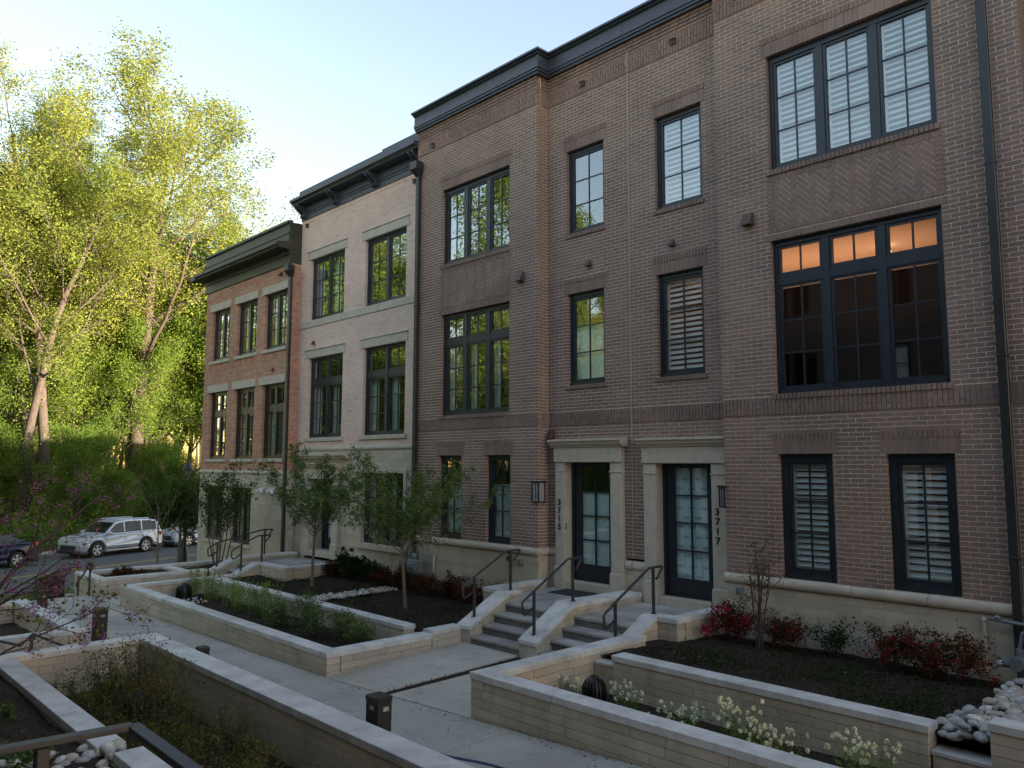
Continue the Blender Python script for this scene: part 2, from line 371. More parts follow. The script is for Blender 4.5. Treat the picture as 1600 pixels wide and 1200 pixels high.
class Pool:
    """bricks of one house: the largest 300 in the picture become objects of their own"""
    def __init__(s, root, mat, name='brick', stuff='brickwork', limit=300, mid=None):
        s.root, s.mat, s.name, s.stuff, s.limit = root, mat, name, stuff, limit; s.items = []; s.polys = []; s.mid = mid
    def put(s, x0, x1, y0, y1, z0, z1):
        if x1-x0 > 0.004 and z1-z0 > 0.004 and y1-y0 > 0.004: s.items.append((x0, x1, y0, y1, z0, z1))
    def finish(s):
        def size(b):
            c = Vector(((b[0]+b[1])/2, (b[2]+b[3])/2, (b[4]+b[5])/2))
            v = c.dot(fw)
            if v < 0.5: return 0
            px, py = 800+1226*c.dot(r2)/v, 600-1226*c.dot(u2)/v
            if not (-20 < px < 1620 and -20 < py < 1220): return 0
            return max(b[1]-b[0], b[5]-b[4], (b[3]-b[2]) if b[3]-b[2] > .15 else 0)/v
        s.items.sort(key=size, reverse=True)
        s.limit = max(0, s.limit-len(s.polys))
        for poly, y0, y1 in s.polys:
            q = MB(); q.prism(poly, y0, y1, 'y'); obj(s.name, q, s.mat, s.root, fix=True)
        for b in s.items[:s.limit]:
            o = link(s.name, box_mesh(b[1]-b[0], b[3]-b[2], b[5]-b[4], s.mat, s.name), s.root,
                     ((b[0]+b[1])/2, (b[2]+b[3])/2, (b[4]+b[5])/2))
        mb = MB()
        for b in s.items[s.limit:]: mb.box(*b)
        if mb.v:
            o = obj(s.stuff, mb, s.mat, s.root); o['kind'] = 'stuff'

def subtract(u0, u1, cuts):
    segs = [(u0, u1)]
    for a, b in cuts:
        ns = []
        for p, q in segs:
            if b <= p or a >= q: ns.append((p, q)); continue
            if a > p: ns.append((p, a))
            if b < q: ns.append((b, q))
        segs = ns
    return segs
def courses(pool, ori, c, u0, u1, z0, z1, holes, L=BL, H=BH, depth=0.10, j=0.011, phase=0.0, jit=0.001):
    """running bond; ori 'y' = wall face at y=c looking to -y; 'x' = face at x=c looking to +x"""
    n = int(round((z1-z0)/H)); H = (z1-z0)/max(n, 1)
    def emit(a, b, p, q):
        t = rnd.uniform(-jit, jit)
        if ori == 'y': pool.put(a, b, c+t, c+depth, p, q)
        else: pool.put(c-depth, c+t, a, b, p, q)
    for k in range(n):
        za, zb = z0+k*H, z0+(k+1)*H
        hit = [h for h in holes if h[2] < zb-.001 and h[3] > za+.001]
        cuts = [(h[0], h[1]) for h in hit]
        off = phase+(0 if k % 2 else L/2)
        for a, b in subtract(u0, u1, cuts):
            js = [a]; q = math.floor((a-off)/L)*L+off+L
            while q < b: js.append(q); q += L
            js.append(b)
            if len(js) > 2 and js[1]-js[0] < .035: js.pop(1)
            if len(js) > 2 and js[-1]-js[-2] < .035: js.pop(-2)
            for p0, p1 in zip(js, js[1:]):
                emit(p0+(0 if p0 == a else j/2), p1-(0 if p1 == b else j/2), za+j/2, zb-j/2)
        for h in hit:      # the part of the course left above or below an opening
            for p, q in ((za+j/2, h[2]-.001), (h[3]+.001, zb-j/2)):
                if q-p > .01 and za < (p+q)/2 < zb:
                    others = [(g[0], g[1]) for g in hit if g is not h and g[2] < q and g[3] > p]
                    for a, b in subtract(max(u0, h[0]), min(u1, h[1]), others):
                        x = a
                        while x < b-.01: emit(x+.002, min(b, x+L)-.002, p, q); x += L
def soldiers(pool, ori, c, u0, u1, z0, z1, pitch=BH, depth=0.10, j=0.010, split=None):
    n = max(1, int(round((u1-u0)/pitch))); pw = (u1-u0)/n
    for i in range(n):
        a, b = u0+i*pw+(j/2 if i else 0), u0+(i+1)*pw-(j/2 if i < n-1 else 0)
        if split:
            zs = z0+(z1-z0)*(split if i % 2 else 1-split); parts = [(z0+.003, zs-j/2), (zs+j/2, z1-.003)]
        else: parts = [(z0+.003, z1-.003)]
        for p, q in parts:
            t = rnd.uniform(-.0012, .0012)
            if ori == 'y': pool.put(a, b, c+t, c+depth, p, q)
            else: pool.put(c-depth, c+t, a, b, p, q)
def clip_poly(poly, x0, x1, z0, z1):
    def cl(p, ax, v, keep):
        out = []
        for i in range(len(p)):
            a, b = p[i-1], p[i]; ia, ib = (a[ax]-v)*keep >= 0, (b[ax]-v)*keep >= 0
            if ia != ib:
                t = (v-a[ax])/(b[ax]-a[ax]); out.append((a[0]+(b[0]-a[0])*t, a[1]+(b[1]-a[1])*t))
            if ib: out.append(b)
        return out
    for ax, v, k in ((0, x0, 1), (0, x1, -1), (1, z0, 1), (1, z1, -1)):
        if len(poly) < 3: return []
        poly = cl(poly, ax, v, k)
    return poly
def herringbone(pool, c, x0, x1, z0, z1, L=0.203, W=0.0677):
    g = 0.005; cx, cz = (x0+x1)/2, (z0+z1)/2; s2 = math.sqrt(.5)
    for i in range(-40, 40):
        for k in range(-12, 12):
            for o in (0, 1):
                # herringbone lattice: pairs step by (W, W) and rows by (L+W... ) using 3:1 bricks
                bx, bz = i*W+k*2*L*0.5*2*0.5, i*W-k*2*L*0.5*2*0.5
                if o == 0: r = (bx, bx+L, bz, bz+W)
                else: r = (bx+L, bx+L+W, bz+W-L, bz+W)
                pts = [(r[0]+g, r[2]+g), (r[1]-g, r[2]+g), (r[1]-g, r[3]-g), (r[0]+g, r[3]-g)]
                q = [(cx+(a-b)*s2, cz+(a+b)*s2) for a, b in pts]
                q = clip_poly(q, x0, x1, z0, z1)
                if len(q) >= 3: pool.polys.append((q, c-rnd.uniform(0, .003), c+0.05))
def sheet(root, ori, c, u0, u1, z0, z1, holes, mat, back=0.10, g=0.008, name='wall'):
    """mortar sheet behind the bricks with openings and their jambs"""
    hs = [(h[0]-g, h[1]+g, h[2]-g, h[3]+g) for h in holes]
    us = sorted({u0, u1, *[min(max(v, u0), u1) for h in hs for v in h[:2]]})
    zs = sorted({z0, z1, *[min(max(v, z0), z1) for h in hs for v in h[2:]]})
    mb = MB()
    P = (lambda u, y, z: (u, c+y, z)) if ori == 'y' else (lambda u, y, z: (c-y, u, z))
    for i in range(len(us)-1):
        for k in range(len(zs)-1):
            um, zm = (us[i]+us[i+1])/2, (zs[k]+zs[k+1])/2
            if any(h[0] < um < h[1] and h[2] < zm < h[3] for h in hs): continue
            mb.add([P(us[i], 0.004, zs[k]), P(us[i+1], 0.004, zs[k]), P(us[i+1], 0.004, zs[k+1]), P(us[i], 0.004, zs[k+1])], [(0, 1, 2, 3)])
    for h in hs:
        a, b, p, q = h; y0, y1 = 0.004, back+0.12
        for e in ([(a, p), (a, q)], [(b, q), (b, p)], [(a, q), (b, q)], [(b, p), (a, p)]):
            (ua, za), (ub, zb) = e
            mb.add([P(ua, y0, za), P(ub, y0, zb), P(ub, y1, zb), P(ua, y1, za)], [(0, 1, 2, 3)])
    return obj(name, mb, mat, root)

def pane_obj(parent, x0, x1, y, z0, z1, glass='glass'):
    o = link('pane', box_mesh(x1-x0, 0.004, z1-z0, glass, 'pane'), parent, ((x0+x1)/2, y, (z0+z1)/2))
    o.rotation_euler = (rnd.gauss(0, 0.0035), 0, rnd.gauss(0, 0.0035)); return o
def window(root, x0, x1, z0, z1, yw, units=1, tz=None, rows=3, cols=2, treat=None, mat='frame', inset=0.085, fwid=0.06,
           mull=0.105, tbar=0.14, head=None, panes=True, drop=1.0, widths=None):
    """one window of the facade: frame with mullions, sashes, muntins, panes and what hangs behind them"""
    yf = yw+inset; f = MB(); hd = head if head is not None else fwid
    f.box(x0, x0+fwid, yf, yf+.09, z0, z1); f.box(x1-fwid, x1, yf, yf+.09, z0, z1)
    f.box(x0+fwid, x1-fwid, yf, yf+.09, z1-hd, z1); f.box(x0+fwid, x1-fwid, yf-.02, yf+.09, z0, z0+fwid)
    iw = (x1-x0-2*fwid-(units-1)*mull)/units; cells = []
    for i in range(units):
        a = x0+fwid+i*(iw+mull)
        if i: f.box(a-mull, a, yf+.004, yf+.09, z0+fwid, z1-hd)
        if tz:
            cells.append((a, a+iw, z0+fwid, tz-tbar/2, rows)); cells.append((a, a+iw, tz+tbar/2, z1-hd, 1))
            f.box(a, a+iw, yf+.008, yf+.09, tz-tbar/2, tz+tbar/2)
        else: cells.append((a, a+iw, z0+fwid, z1-hd, rows))
    win = obj('window', f, mat, root)
    s = 0.042
    for (a, b, p, q, nr) in cells:
        sb = MB(); ys = yf+.022
        sb.box(a, a+s, ys, ys+.05, p, q); sb.box(b-s, b, ys, ys+.05, p, q)
        sb.box(a+s, b-s, ys, ys+.05, q-s, q); sb.box(a+s, b-s, ys, ys+.05, p, p+s+.01)
        obj('sash', sb, mat, win)
        A, B, P, Q = a+s, b-s, p+s+.01, q-s; mu = MB(); yg = ys+.03; t = 0.011
        for c in range(1, cols): xm = A+(B-A)*c/cols; mu.box(xm-t, xm+t, yg-.014, yg+.014, P, Q)
        for r in range(1, nr):
            zm = P+(Q-P)*r/nr
            for c in range(cols):
                xa = A+(B-A)*c/cols+(t if c else 0); xb = A+(B-A)*(c+1)/cols-(t if c < cols-1 else 0)
                mu.box(xa, xb, yg-.013, yg+.013, zm-t, zm+t)
        if mu.v: obj('muntin', mu, mat, win)
        if panes:
            for c in range(cols):
                for r in range(nr):
                    xa = A+(B-A)*c/cols+(t if c else 0); xb = A+(B-A)*(c+1)/cols-(t if c < cols-1 else 0)
                    za = P+(Q-P)*r/nr+(t if r else 0); zb = P+(Q-P)*(r+1)/nr-(t if r < nr-1 else 0)
                    pane_obj(win, xa, xb, yg, za, zb)
        yb = yf+.115
        if treat == 'shutter' and nr > 1:
            sh = MB(); w_ = 0.055
            sh.box(a, a+w_, yb, yb+.03, p, q); sh.box(b-w_, b, yb, yb+.03, p, q)
            sh.box(a+w_, b-w_, yb, yb+.03, q-w_, q); sh.box(a+w_, b-w_, yb, yb+.03, p, p+w_)
            nl = int(round((q-p-2*w_)/0.088)); pit = (q-p-2*w_)/nl
            zc = p+w_+(nl//2)*pit
            sh.box(b-w_/2-.5*(b-a)-.004, b-w_/2-.5*(b-a)+.004, yb-.03, yb-.022, p+w_+.1, q-w_-.1)
            obj('shutter', sh, 'shutter', win)
            key = ('louver', round(b-a-2*w_, 3), drop)
            if key not in mesh_cache:
                lb = MB(); wv = (b-a-2*w_)/2-.003; an = R_(45)
                cx, sx_ = math.cos(an), math.sin(an); hw, ht = .043, .0045
                pr = [(-hw*cx-ht*sx_, -hw*sx_*-1*-1+ht*cx), (hw*cx-ht*sx_, hw*sx_+ht*cx), (hw*cx+ht*sx_, hw*sx_-ht*cx), (-hw*cx+ht*sx_, -hw*sx_-ht*cx)]
                lb.sweepx(pr, -wv, wv); mesh_cache[key] = fixn(lb.mesh('louver', 'shutter'))
            for l in range(nl):
                link('louver', mesh_cache[key], win, ((a+b)/2, yb+.012, p+w_+(l+.5)*pit))
        elif treat == 'shade' and nr > 1:
            sb = MB(); top = p+(q-p)*0.667-.02
            sb.box(a+.005, b-.005, yb, yb+.006, p, top); sb.box(a+.005, b-.005, yb-.012, yb+.014, top, top+.035)
            obj('shade', sb, 'shade', win)
        elif treat == 'shade_full':
            sb = MB(); sb.box(a+.01, b-.01, yb+.02, yb+.028, p, q); obj('shade', sb, 'shade', win)
        elif treat in ('curtain', 'side') and nr > 1:
            sb = MB(); k = 0
            ws = [(a-.02, b+.02)] if treat == 'curtain' else [(a-.02, a+(b-a)*.34)]
            for (ca, cb) in ws:
                n = max(4, int((cb-ca)/.035)); pts = [(ca+(cb-ca)*i/n, yb+.05+.022*math.sin(i*1.7)+.008*rnd.random()) for i in range(n+1)]
                for i in range(n):
                    (xa, ya), (xb, yb_) = pts[i], pts[i+1]
                    sb.hexa([(xa, ya, p-.05), (xb, yb_, p-.05), (xb, yb_+.003, p-.05), (xa, ya+.003, p-.05)], [(xa, ya, q+.05), (xb, yb_, q+.05), (xb, yb_+.003, q+.05), (xa, ya+.003, q+.05)])
            obj('curtain', sb, 'curtain', win)
    return win
def shell(root, x0, x1, yf, z0, z1, floors, depth=11.5, wallmat='bricktex', room=4.0, rm='room', sun_block=True):
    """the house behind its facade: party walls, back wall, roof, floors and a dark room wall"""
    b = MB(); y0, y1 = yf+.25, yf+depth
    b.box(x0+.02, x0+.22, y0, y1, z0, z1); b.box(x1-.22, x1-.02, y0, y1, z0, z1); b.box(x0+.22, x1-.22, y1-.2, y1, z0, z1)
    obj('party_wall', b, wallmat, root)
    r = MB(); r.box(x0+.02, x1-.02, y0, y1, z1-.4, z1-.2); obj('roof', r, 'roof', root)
    if sun_block: r = MB(); r.box(x0+.02, x1-.02, y0+4.2, y1, z1-.2, z1+3.0); obj('sun_block_storey', r, 'roof', root)  # set-back storey added out of view to block the low sun
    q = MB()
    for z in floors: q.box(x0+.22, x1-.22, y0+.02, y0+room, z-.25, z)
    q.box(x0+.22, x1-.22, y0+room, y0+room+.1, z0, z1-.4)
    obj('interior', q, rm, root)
def bullnose(root, ori, c, u0, u1, z, r=0.075, seg=1.05, mat='stone', name='band_stone'):
    """rounded stone band in lengths; z is its top"""
    n = max(1, int(round(abs(u1-u0)/seg))); pts = [(-.10, 0), (0, 0)]
    for i in range(9):
        a = R_(90-180*i/8); pts.append((r*0.75*math.cos(a), -r+r*math.sin(a)))
    pts += [(0, -2*r), (-.10, -2*r)]
    for i in range(n):
        a, b = u0+(u1-u0)*i/n+.003, u0+(u1-u0)*(i+1)/n-.003
        mb = MB()
        if ori == 'y': mb.sweepx([(c-p[0], z+p[1]) for p in pts], a, b)
        else: mb.prism([(c+p[0], z+p[1]) for p in pts], a, b, 'y')
        obj(name, mb, mat, root, fix=True)
def profile_band(mb, ori, c, u0, u1, prof, m=0):
    """moulding profile (out, z) swept along a facade; out = distance in front of the face"""
    if ori == 'y': mb.prism([(c-p[0], p[1]) for p in prof], u0, u1, 'x', m)
    else: mb.prism([(c+p[0], p[1]) for p in prof], u0, u1, 'y', m)
def downspout(root, x, y, z0, z1, hat=True, w=.05):
    b = MB(); b.cbox(x-w, x+w, y-.09, y-.01, z0, z1, .008)
    for z in np.arange(z0+1.2, z1-.5, 2.4): b.cbox(x-w-.006, x+w+.006, y-.095, y, z, z+.03, .004)
    if hat:
        b.hexa([(x-w, y-.09, z1), (x+w, y-.09, z1), (x+w, y, z1), (x-w, y, z1)], [(x-.11, y-.2, z1+.14), (x+.11, y-.2, z1+.14), (x+.11, y, z1+.14), (x-.11, y, z1+.14)])
        b.cbox(x-.13, x+.13, y-.22, y, z1+.14, z1+.34, .012)
    return obj('downspout', b, 'pipe', root)
def scupper(root, x, y, z, w=.05, h=.08):
    b = MB(); b.box(x-w, x+w, y-.05, y-.003, z-h/2, z+h/2, 0); b.box(x-w*.7, x+w*.7, y-.052, y-.046, z-h*.32, z+h*.2, 1)
    b.box(x-w-.01, x+w+.01, y-.07, y-.003, z+h/2, z+h/2+.012, 0)
    return obj('vent', b, ['vent_brown', 'vent_dark'], root)
def hood(root, x, y, z, w=.075, h=.18, mat='vent_brown'):
    b = MB(); b.hexa([(x-w, y-.15, z-h/2), (x+w, y-.15, z-h/2), (x+w, y-.003, z-h/2), (x-w, y-.003, z-h/2)],
                     [(x-w, y-.06, z+h/2), (x+w, y-.06, z+h/2), (x+w, y-.003, z+h/2), (x-w, y-.003, z+h/2)])
    return bevel(obj('vent', b, mat, root), .006)
def dryer(root, x, y, z):
    b = MB(); b.hexa([(x-.055, y-.10, z-.05), (x+.055, y-.10, z-.05), (x+.055, y-.003, z-.05), (x-.055, y-.003, z-.05)],
                     [(x-.03, y-.03, z+.06), (x+.03, y-.03, z+.06), (x+.03, y-.003, z+.06), (x-.03, y-.003, z+.06)])
    return obj('vent', b, 'vent_brown', root)
def text_mesh(root, txt, x, y, z, size, mat, name, line=1.0, bold=0.006):
    cu = bpy.data.curves.new('t', 'FONT'); cu.body = txt; cu.size = size; cu.extrude = 0.006; cu.offset = bold; cu.align_x = 'CENTER'
    cu.space_line = line
    o = bpy.data.objects.new('t', cu); C.objects.link(o)
    dg = bpy.context.evaluated_depsgraph_get(); me = bpy.data.meshes.new_from_object(o.evaluated_get(dg))
    bpy.data.objects.remove(o); me.materials.clear(); me.materials.append(M[mat])
    me.transform(Matrix.Translation((x, y, z)) @ Matrix.Rotation(R_(90), 4, 'X'))
    return link(name, me, root)
def entry(root, x0, x1, zt, zb, y, depth=0.21, opening=None, number=None, numx=0, numz=0, style='shade', name='door', light=None):
    """stone door surround: x0..x1 outer pilaster edges; the door sits back in a deep stone reveal"""
    ox0, ox1, oz = opening
    s = MB()
    def pil(a, b):
        s.cbox(a, b, y-.10, y+.02, zb+.42, zt-.42, .01)                       # shaft
        s.cbox(a-.015, b+.015, y-.125, y+.02, zb, zb+.38, .012)                   # base
        s.prism([(y-.125, zb+.38), (y-.10, zb+.42), (y+.02, zb+.42), (y+.02, zb+.38)], a, b, 'x')
        s.cbox(a-.012, b+.012, y-.115, y+.02, zt-.60, zt-.575, .006)
    pil(x0, ox0-.004); pil(ox1+.004, x1)
    s.cbox(x0-.01, x1+.01, y-.13, y+.02, zt-.42, zt-.14, .01)
    prof = [(0, zt-.14), (.15, zt-.14), (.16, zt-.11), (.20, zt-.09), (.21, zt-.05), (.25, zt-.03), (.25, zt), (0, zt+.02)]
    profile_band(s, 'y', y, x0-.07, x1+.07, prof)
    o = obj('door_surround', s, 'stone', root, fix=True)
    v = MB(); yb = y+depth
    v.box(x0+.05, ox0, y-.05, yb, zb, oz+.06); v.box(ox1, x1-.05, y-.05, yb, zb, oz+.06); v.box(ox0, ox1, y-.05, yb, oz, zt-.42)
    obj('door_reveal', v, 'stone', root)
    th = MB(); th.cbox(ox0-.05, ox1+.05, y-.08, yb+.02, zb, zb+.16, .01); obj('threshold', th, 'stone', root)
    dz = zb+.16; d = MB(); fr = .06
    yd = yb-.10
    d.box(ox0, ox0+fr, yd, yd+.12, dz, oz); d.box(ox1-fr, ox1, yd, yd+.12, dz, oz); d.box(ox0+fr, ox1-fr, yd, yd+.12, oz-fr, oz); d.box(ox0+fr, ox1-fr, yd-.01, yd+.12, dz, dz+.03)
    dr = obj(name, d, 'door', root)
    lf = MB(); a, b, p, q = ox0+fr+.003, ox1-fr-.003, dz+.035, oz-fr-.003; st, bt = .155, .27; yl = yd+.03
    lf.box(a, a+st, yl, yl+.045, p, q); lf.box(b-st, b, yl, yl+.045, p, q); lf.box(a+st, b-st, yl, yl+.045, q-st, q); lf.box(a+st, b-st, yl, yl+.045, p, p+bt)
    obj('door_leaf', lf, 'door', dr)
    A, B, P, Q = a+st, b-st, p+bt, q-st; mu = MB(); t = .012; yg = yl+.022
    mu.box((A+B)/2-t, (A+B)/2+t, yg-.016, yg+.016, P, Q)
    for r in range(1, 4):
        zm = P+(Q-P)*r/4
        mu.box(A, (A+B)/2-t, yg-.015, yg+.015, zm-t, zm+t); mu.box((A+B)/2+t, B, yg-.015, yg+.015, zm-t, zm+t)
    obj('muntin', mu, 'door', dr)
    for c in range(2):
        for r in range(4):
            xa, xb = (A, (A+B)/2-t) if c == 0 else ((A+B)/2+t, B)
            pane_obj(dr, xa, xb, yg, P+(Q-P)*r/4+(t if r else 0), P+(Q-P)*(r+1)/4-(t if r < 3 else 0))
    cv = MB()
    if style == 'shade':
        top = P+(Q-P)*.73; cv.box(A-.02, B+.02, yl+.055, yl+.06, P-.03, top); cv.box(A-.02, B+.02, yl+.05, yl+.07, top, top+.03)
    else:
        n = 24
        for i in range(n):
            xa, xb = A-.02+(B-A+.04)*i/n, A-.02+(B-A+.04)*(i+1)/n; ya, yb_ = yl+.06+.006*math.sin(i*1.5), yl+.06+.006*math.sin(i*1.5+1.5)
            cv.hexa([(xa, ya, P-.03), (xb, yb_, P-.03), (xb, yb_+.003, P-.03), (xa, ya+.003, P-.03)], [(xa, ya, Q+.03), (xb, yb_, Q+.03), (xb, yb_+.003, Q+.03), (xa, ya+.003, Q+.03)])
    obj('curtain' if style != 'shade' else 'shade', cv, 'pattern' if style != 'shade' else 'shade', dr)
    h = MB(); hx = b-st/2; hz = dz+1.0
    h.cbox(hx-.02, hx+.02, yl-.012, yl, hz-.09, hz+.09, .004); h.tube([(hx, yl-.01, hz), (hx, yl-.05, hz), (hx-.10, yl-.05, hz)], .009, 6)
    obj('handle', h, 'black', dr)
    if number: text_mesh(root, '\n'.join(number), numx, y-.102, numz, .155, 'black', 'house_number', .98, .004)
def lantern(root, x, y, z, w=.085, h=.36):
    b = MB(); d = w
    for sx in (-1, 1):
        for sy in (-1, 1): b.box(x+sx*w-.009, x+sx*w+.009, y-.14+sy*d-.009, y-.14+sy*d+.009, z-h/2, z+h/2)
    b.cbox(x-w-.03, x+w+.03, y-.14-d-.03, y-.14+d+.03, z+h/2, z+h/2+.025, .004)
    b.cbox(x-w-.012, x+w+.012, y-.14-d-.012, y-.14+d+.012, z-h/2-.02, z-h/2, .004)
    b.cbox(x-.05, x+.05, y-.05, y-.002, z-.10, z+.10, .004); b.box(x-.004, x+.004, y-.14-d-.004, y-.14-d+.004, z-h/2, z+h/2)
    o = obj('wall_lantern', b, 'black', root)
    g = MB(); g.box(x-w+.006, x+w-.006, y-.14-d+.004, y-.14+d-.006, z-h/2, z+h/2); obj('lantern_glass', g, 'lampglass', o)
def base_wall(root, ori, c, u0, u1, z0, z1, pool, out=0.0):
    """tan block plinth, long thin blocks with recessed joints"""
    n = max(1, int(round((z1-z0)/.105)))
    courses(pool, ori, c-out if ori == 'y' else c+out, u0, u1, z0, z1, [], L=.61, H=(z1-z0)/n, depth=.08, j=.005, phase=rnd.random()*.3, jit=.0012)
    sheet(root, ori, c-out if ori == 'y' else c+out, u0, u1, z0, z1, [], 'mortar_block', name='plinth_wall')

YB, YR = 10.8, 11.11                         # face of the bays, face of the recessed entry bays
def lintel(pool, x0, x1, z, y, holes):
    soldiers(pool, 'y', y-.004, x0-.07, x1+.07, z, z+.205); soldiers(pool, 'y', y-.012, x0-.07, x1+.07, z+.208, z+.305)
    holes.append((x0-.07, x1+.07, z, z+.305))
def sill(pool, x0, x1, z, y, holes):
    soldiers(pool, 'y', y-.03, x0-.03, x1+.03, z-.085, z-.004, depth=.14); holes.append((x0-.03, x1+.03, z-.085, z))
def bay(root, pool, x0, x1, d, ret=None, retl=None):
    """a projecting bay of the dark brick houses. d = dict of openings"""
    holes = []; op = []
    for (a, b, p, q, lt, sl) in d['open']:
        holes.append((a, b, p, q)); op.append((a, b, p, q))
        if lt == 'full': lintel(pool, a, b, q, YB, holes)
        if lt == 'row': soldiers(pool, 'y', YB-.004, a-.07, b+.07, q, q+.10); holes.append((a-.07, b+.07, q, q+.10))
        if sl: sill(pool, a, b, p, YB, holes)
    zb0, zb1 = .74, 1.0
    soldiers(pool, 'y', YB-.012, x0, x1, zb0, zb1, split=.33); holes.append((x0, x1, zb0, zb1))
    soldiers(pool, 'y', YB-.012, x0, x1, 7.19, 7.52, split=.38); holes.append((x0, x1, 7.19, 7.52))
    px0, px1, pz0, pz1 = d['panel']
    soldiers(pool, 'y', YB-.006, px0, px1, pz1-.075, pz1); soldiers(pool, 'y', YB-.006, px0, px1, pz0, pz0+.075)
    for k in range(int((pz1-pz0-.15)/BH)):
        z = pz0+.075+k*(pz1-pz0-.15)/int((pz1-pz0-.15)/BH); 
        pool.put(px0, px0+.095, YB-.006, YB+.1, z+.003, z+BH-.004); pool.put(px1-.095, px1, YB-.006, YB+.1, z+.003, z+BH-.004)
    herringbone(pool, YB-.001, px0+.10, px1-.10, pz0+.08, pz1-.08); holes.append((px0, px1, pz0, pz1))
    z0, z1 = -1.62+.0, 7.19+.33
    courses(pool, 'y', YB, x0, x1, z0, z1, holes, phase=x0 % BL)
    for k in range(4): courses(pool, 'y', YB-.010*(k+1), x0, x1, 7.52+k*BH, 7.52+(k+1)*BH, [], phase=.03*k)
    sheet(root, 'y', YB, x0, x1, z0, 7.77, op, 'mortar')
    # the herringbone panel's own bed is further back so that its bricks read
    if ret:   # return facing +x
        courses(pool, 'x', ret, YB+.10, YR, z0, zb0, [], phase=.1); soldiers(pool, 'x', ret+.012, YB+.10, YR, zb0, zb1)
        courses(pool, 'x', ret, YB+.10, YR, zb1, 7.19, [], phase=.1); soldiers(pool, 'x', ret+.012, YB+.10, YR, 7.19, 7.52); courses(pool, 'x', ret+.02, YB+.10, YR, 7.52, 7.77, [], phase=.1)
        sheet(root, 'x', ret, YB+.006, YR+.01, z0, 7.77, [], 'mortar')
def recess(root, pool, x0, x1, opens, door=None, zbase=-1.62, plain=False):
    holes = []; op = []
    for (a, b, p, q) in opens:
        holes.append((a, b, p, q)); op.append((a, b, p, q)); lintel(pool, a, b, q, YR, holes); sill(pool, a, b, p, YR, holes)
    dh = []
    if door: dh = [(door[0], door[1], -3.0, door[2])]
    soldiers(pool, 'y', YR-.012, x0, x1, .74, 1.0, split=.33); holes.append((x0, x1, .74, 1.0))
    soldiers(pool, 'y', YR-.012, x0, x1, 7.19, 7.52, split=.38); holes.append((x0, x1, 7.19, 7.52))
    courses(pool, 'y', YR, x0, x1, zbase, 7.52, holes+dh, phase=(x0+.07) % BL)
    for k in range(4): courses(pool, 'y', YR-.010*(k+1), x0, x1, 7.52+k*BH, 7.52+(k+1)*BH, [], phase=.03*k)
    sheet(root, 'y', YR, x0, x1, zbase, 7.77, op+dh, 'mortar')
CORN = [(0, 7.77), (.10, 7.77), (.10, 7.84), (.13, 7.86), (.13, 7.93), (.15, 7.95), (.15, 8.06), (.13, 8.075), (.13, 8.40), (.18, 8.43), (.18, 8.47), (.24, 8.49), (.24, 8.56), (0, 8.60)]
CORN = [(o, 7.77+(z-7.77)*.56) for o, z in CORN]
def cornice_run(root, st, name='cornice'):
    """st: stations (x, y, kx, ky): the profile point with outreach o stands at (x+kx*o, y+ky*o)"""
    mb = MB(); n = len(CORN)
    for x, y, kx, ky in st: mb.v += [(x+kx*o, y+ky*o, z) for o, z in [(o if o else -.12, z) for o, z in CORN]]
    for s in range(len(st)-1): mb.f += [(s*n+i, s*n+(i+1) % n, (s+1)*n+(i+1) % n, (s+1)*n+i) for i in range(n)]
    mb.f += [tuple(range(n)), tuple(range(len(st)*n-1, (len(st)-1)*n-1, -1))]; mb.m = [0]*len(mb.f)
    return obj(name, mb, 'cornice', root, fix=True)

# ---------------- number 3717
H17 = thing('brick_townhouse', 'dark brown brick townhouse at the right with shuttered windows, number 3717 on its door surround', 'house', (-5.5, YB, -2.9))
P17 = Pool(H17, 'brown'); B17 = Pool(H17, 'block', 'block', 'blockwork', 200)
x17 = -6.50
bay(H17, P17, x17, -2.66, {'open': [(-5.61, -3.25, 4.44, 6.25, 'full', True), (-5.625, -3.26, 1.045, 3.345, 'row', True),
     (-5.61, -4.81, -1.62, .155, 'full', False), (-4.09, -3.26, -1.62, .145, 'full', False)], 'panel': (-5.64, -3.20, 3.47, 4.33)})
window(H17, -5.61, -3.25, 4.44, 6.25, YB, 3, None, 3, 2, 'shutter', head=.09)
window(H17, -5.625, -3.26, 1.045, 3.345, YB, 3, 2.74, 3, 2, None, head=.075)
window(H17, -5.61, -4.81, -1.62, .155, YB, 1, None, 3, 2, 'shutter', fwid=.10, head=.11)
window(H17, -4.09, -3.26, -1.62, .145, YB, 1, None, 3, 2, 'shutter', fwid=.10, head=.11)
recess(H17, P17, -8.50, x17, [(-7.925, -6.975, 4.44, 6.12), (-7.93, -7.00, 1.495, 3.28)], (-8.20, -6.62, .42))
window(H17, -7.925, -6.975, 4.44, 6.12, YR, 1, None, 3, 2, 'shutter', head=.075)
window(H17, -7.93, -7.00, 1.495, 3.28, YR, 1, None, 3, 2, 'shutter', head=.075)
entry(H17, -8.21, -6.60, .44, -2.34, YR, opening=(-7.955, -6.885, .16), number='3717', numx=-6.775, numz=-.79, style='pattern')
lantern(H17, -6.535, YR-.17, -.49, .042, .29)
base_wall(H17, 'y', YB, x17, -2.66, -2.62, -1.78, B17); bullnose(H17, 'y', YB, x17-.03, -2.68, -1.625)
base_wall(H17, 'y', YR, -8.50, -8.21, -2.5, -1.80, B17); bullnose(H17, 'y', YR, -8.5, -8.215, -1.665, seg=.6)
cornice_run(H17, [(-8.505, YR, 0, -1), (x17, YR, -1, -1), (x17, YB, -1, -1), (-2.60, YB, 0, -1)])
shell(H17, -8.5, -2.66, YR+.02, -2.9, 8.2, [-2.3, 1.0, 4.1], room=1.85, rm='dark_wall')
